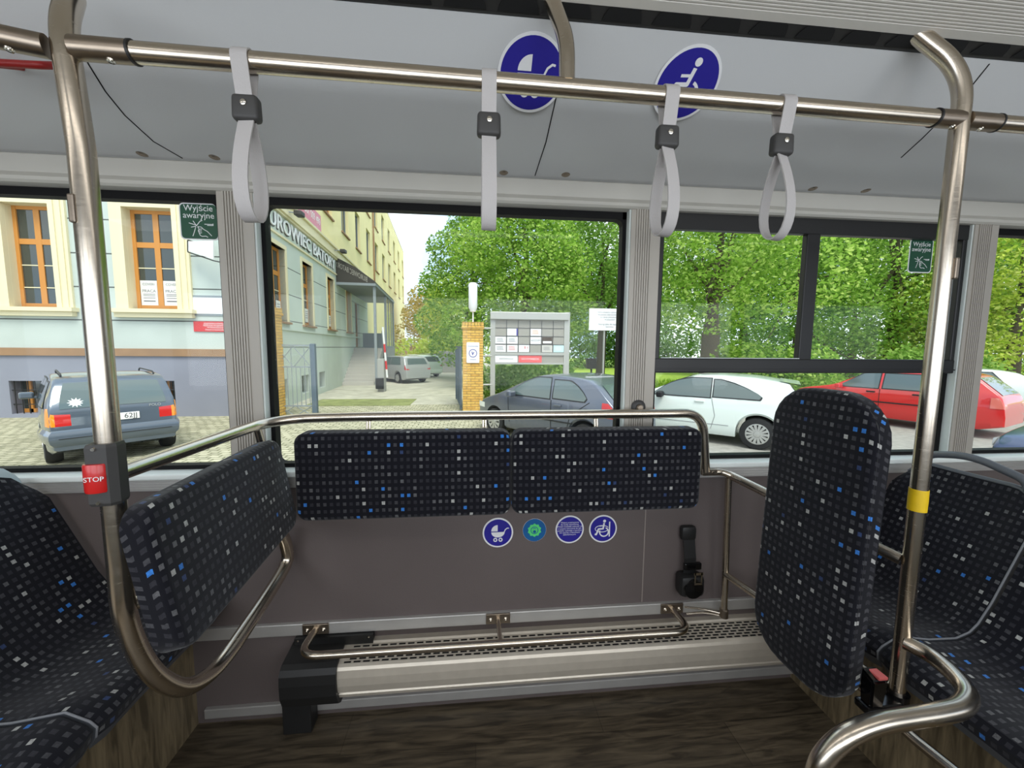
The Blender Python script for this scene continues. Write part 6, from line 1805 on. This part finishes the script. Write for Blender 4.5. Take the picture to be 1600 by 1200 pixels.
tree('broad green tree filling the middle window behind the noticeboard', px_base(815, 18.5), 9.5, 3.9, 'leaf_a', 15000, 0.22, 1, 0.26, 18, 0.27)
tree('deep green tree left of the white lamp at the back of the yard', px_base(738, 23), 9.8, 3.6, 'leaf_b', 11000, 0.24, 2, 0.25, 16, 0.18)
tree('green tree behind the white text sign', px_base(938, 20), 10.5, 3.8, 'leaf_b', 12000, 0.22, 3, 0.25, 16, 0.34)
tree('thick-trunked tree with dark branches seen through the sliding window', px_base(1108, 14.6), 9.5, 4.3, 'leaf_a', 15000, 0.20, 4, 0.36, 18, 0.36)
tree('green tree between the two sliding panes behind the white hatchback', px_base(1245, 17.5), 9.5, 4.0, 'leaf_b', 13000, 0.21, 5, 0.28, 17, 0.14)
tree('bright green tree behind the red estate', px_base(1390, 16.0), 9.5, 4.2, 'leaf_a', 14000, 0.21, 6, 0.28, 17, 0.10)
tree('yellow-green tree at the right edge behind the far white car', px_base(1585, 13.0), 8.5, 3.6, 'leaf_c', 12000, 0.20, 7, 0.24, 16, 0.12)
tree('yellow-green young tree in front of the red estate row, right of the sliding window', px_base(1470, 14.5), 4.6, 2.3, 'leaf_c', 7000, 0.18, 8, 0.14, 12, 0.12)
tree('distant amber-green tree at the end of the yard', px_base(668, 44), 7.6, 4.2, 'leaf_o', 6000, 0.34, 9, 0.25, 12, 0.2)
tree('distant green tree beyond the yard, left of the brick pillar', px_base(703, 36), 7.5, 3.4, 'leaf_c', 6000, 0.30, 10, 0.25, 12, 0.15)
tree('green tree closing the gap far behind the noticeboard', px_base(880, 40), 13.0, 7.5, 'leaf_d', 10000, 0.42, 11, 0.3, 16, 0.12)
tree('deep green tree far behind the sliding window', px_base(1160, 27), 11.5, 6.5, 'leaf_d', 11000, 0.34, 12, 0.3, 16, 0.08)
tree('deep green tree far behind the white car', px_base(1330, 26), 11.5, 6.5, 'leaf_d', 11000, 0.34, 13, 0.3, 16, 0.08)
tree('deep green tree far back at the right edge', px_base(1530, 24), 11.0, 6.0, 'leaf_d', 11000, 0.34, 14, 0.3, 16, 0.08)
tree('deep green tree far back behind the text sign', px_base(1000, 42), 13.0, 8.0, 'leaf_d', 10000, 0.44, 15, 0.3, 16, 0.08)
def bush(label, px, y, w, h, leaf, n, size, seed, name='leafy_bush'):
    rnd = random.Random(seed); x = at(px, 580, Y=y).x
    t = thing(name, label, 'bush', (x, y, G), 0, 'bushes along the lawn')
    bl_ = [(Vector((x + rnd.uniform(-w, w) * 0.45, y + rnd.uniform(-0.4, 0.4), G + h * rnd.uniform(0.3, 0.62))), (w * 0.30, 0.6, h * 0.40)) for _ in range(9)]
    leaf_cloud('foliage', bl_, n, size, leaf, t, rnd)
    mb = MB()
    for k in range(5): mb.cyl((x + (k - 2) * w * 0.12, y, G), (x + (k - 2) * w * 0.2, y, G + h * 0.6), 0.03, 6)
    part('stems', mb, 'bark', t)
bush('green bush under the noticeboard beside the brick pillar', 800, 13.6, 2.6, 1.7, 'leaf_b', 3500, 0.14, 21)
bush('green bush behind the right post of the noticeboard', 842, 15.0, 2.0, 1.9, 'leaf_d', 3000, 0.15, 22)
bush('hedge in bright green at the end of the yard', 700, 33, 6.5, 3.0, 'leaf_c', 4000, 0.26, 23)
bush('green bush behind the white hatchback', 1200, 13.2, 3.6, 2.3, 'leaf_a', 4500, 0.15, 24)
bush('green bush behind the red estate at the right', 1480, 12.0, 3.6, 2.3, 'leaf_b', 4500, 0.15, 25)
bush('dark bush behind the lawn left of the sliding window', 960, 38, 12.0, 3.6, 'leaf_d', 4500, 0.34, 26)
bush('green bush seen low through the sliding window', 1190, 18, 4.5, 2.2, 'leaf_b', 4000, 0.2, 27)
# white blossoms on the middle tree
# grass tufts on the lawn edge
rnd = random.Random(5); vs, fs = [], []
for _ in range(9000):
    y = 13.6 + rnd.random() ** 1.6 * 9; x = rnd.uniform(2.4, 17)
    s = rnd.uniform(0.12, 0.30); a = rnd.uniform(0, 2 * PI); o = len(vs)
    d = Vector((math.cos(a), math.sin(a), 0)) * 0.02; tip = Vector((rnd.uniform(-0.08, 0.08), rnd.uniform(-0.08, 0.08), s))
    p = Vector((x, y, G)); vs += [p - d, p + d, p + tip]; fs.append((o, o + 1, o + 2))
me = bpy.data.meshes.new('lawn_grass'); me.from_pydata([tuple(v) for v in vs], [], fs); me.materials.append(M['grass'])
gr = bpy.data.objects.new('lawn_grass', me); COL.objects.link(gr)
tag(gr, 'bright yellow-green grass of the lawn behind the parked cars', 'grass', kind='stuff')
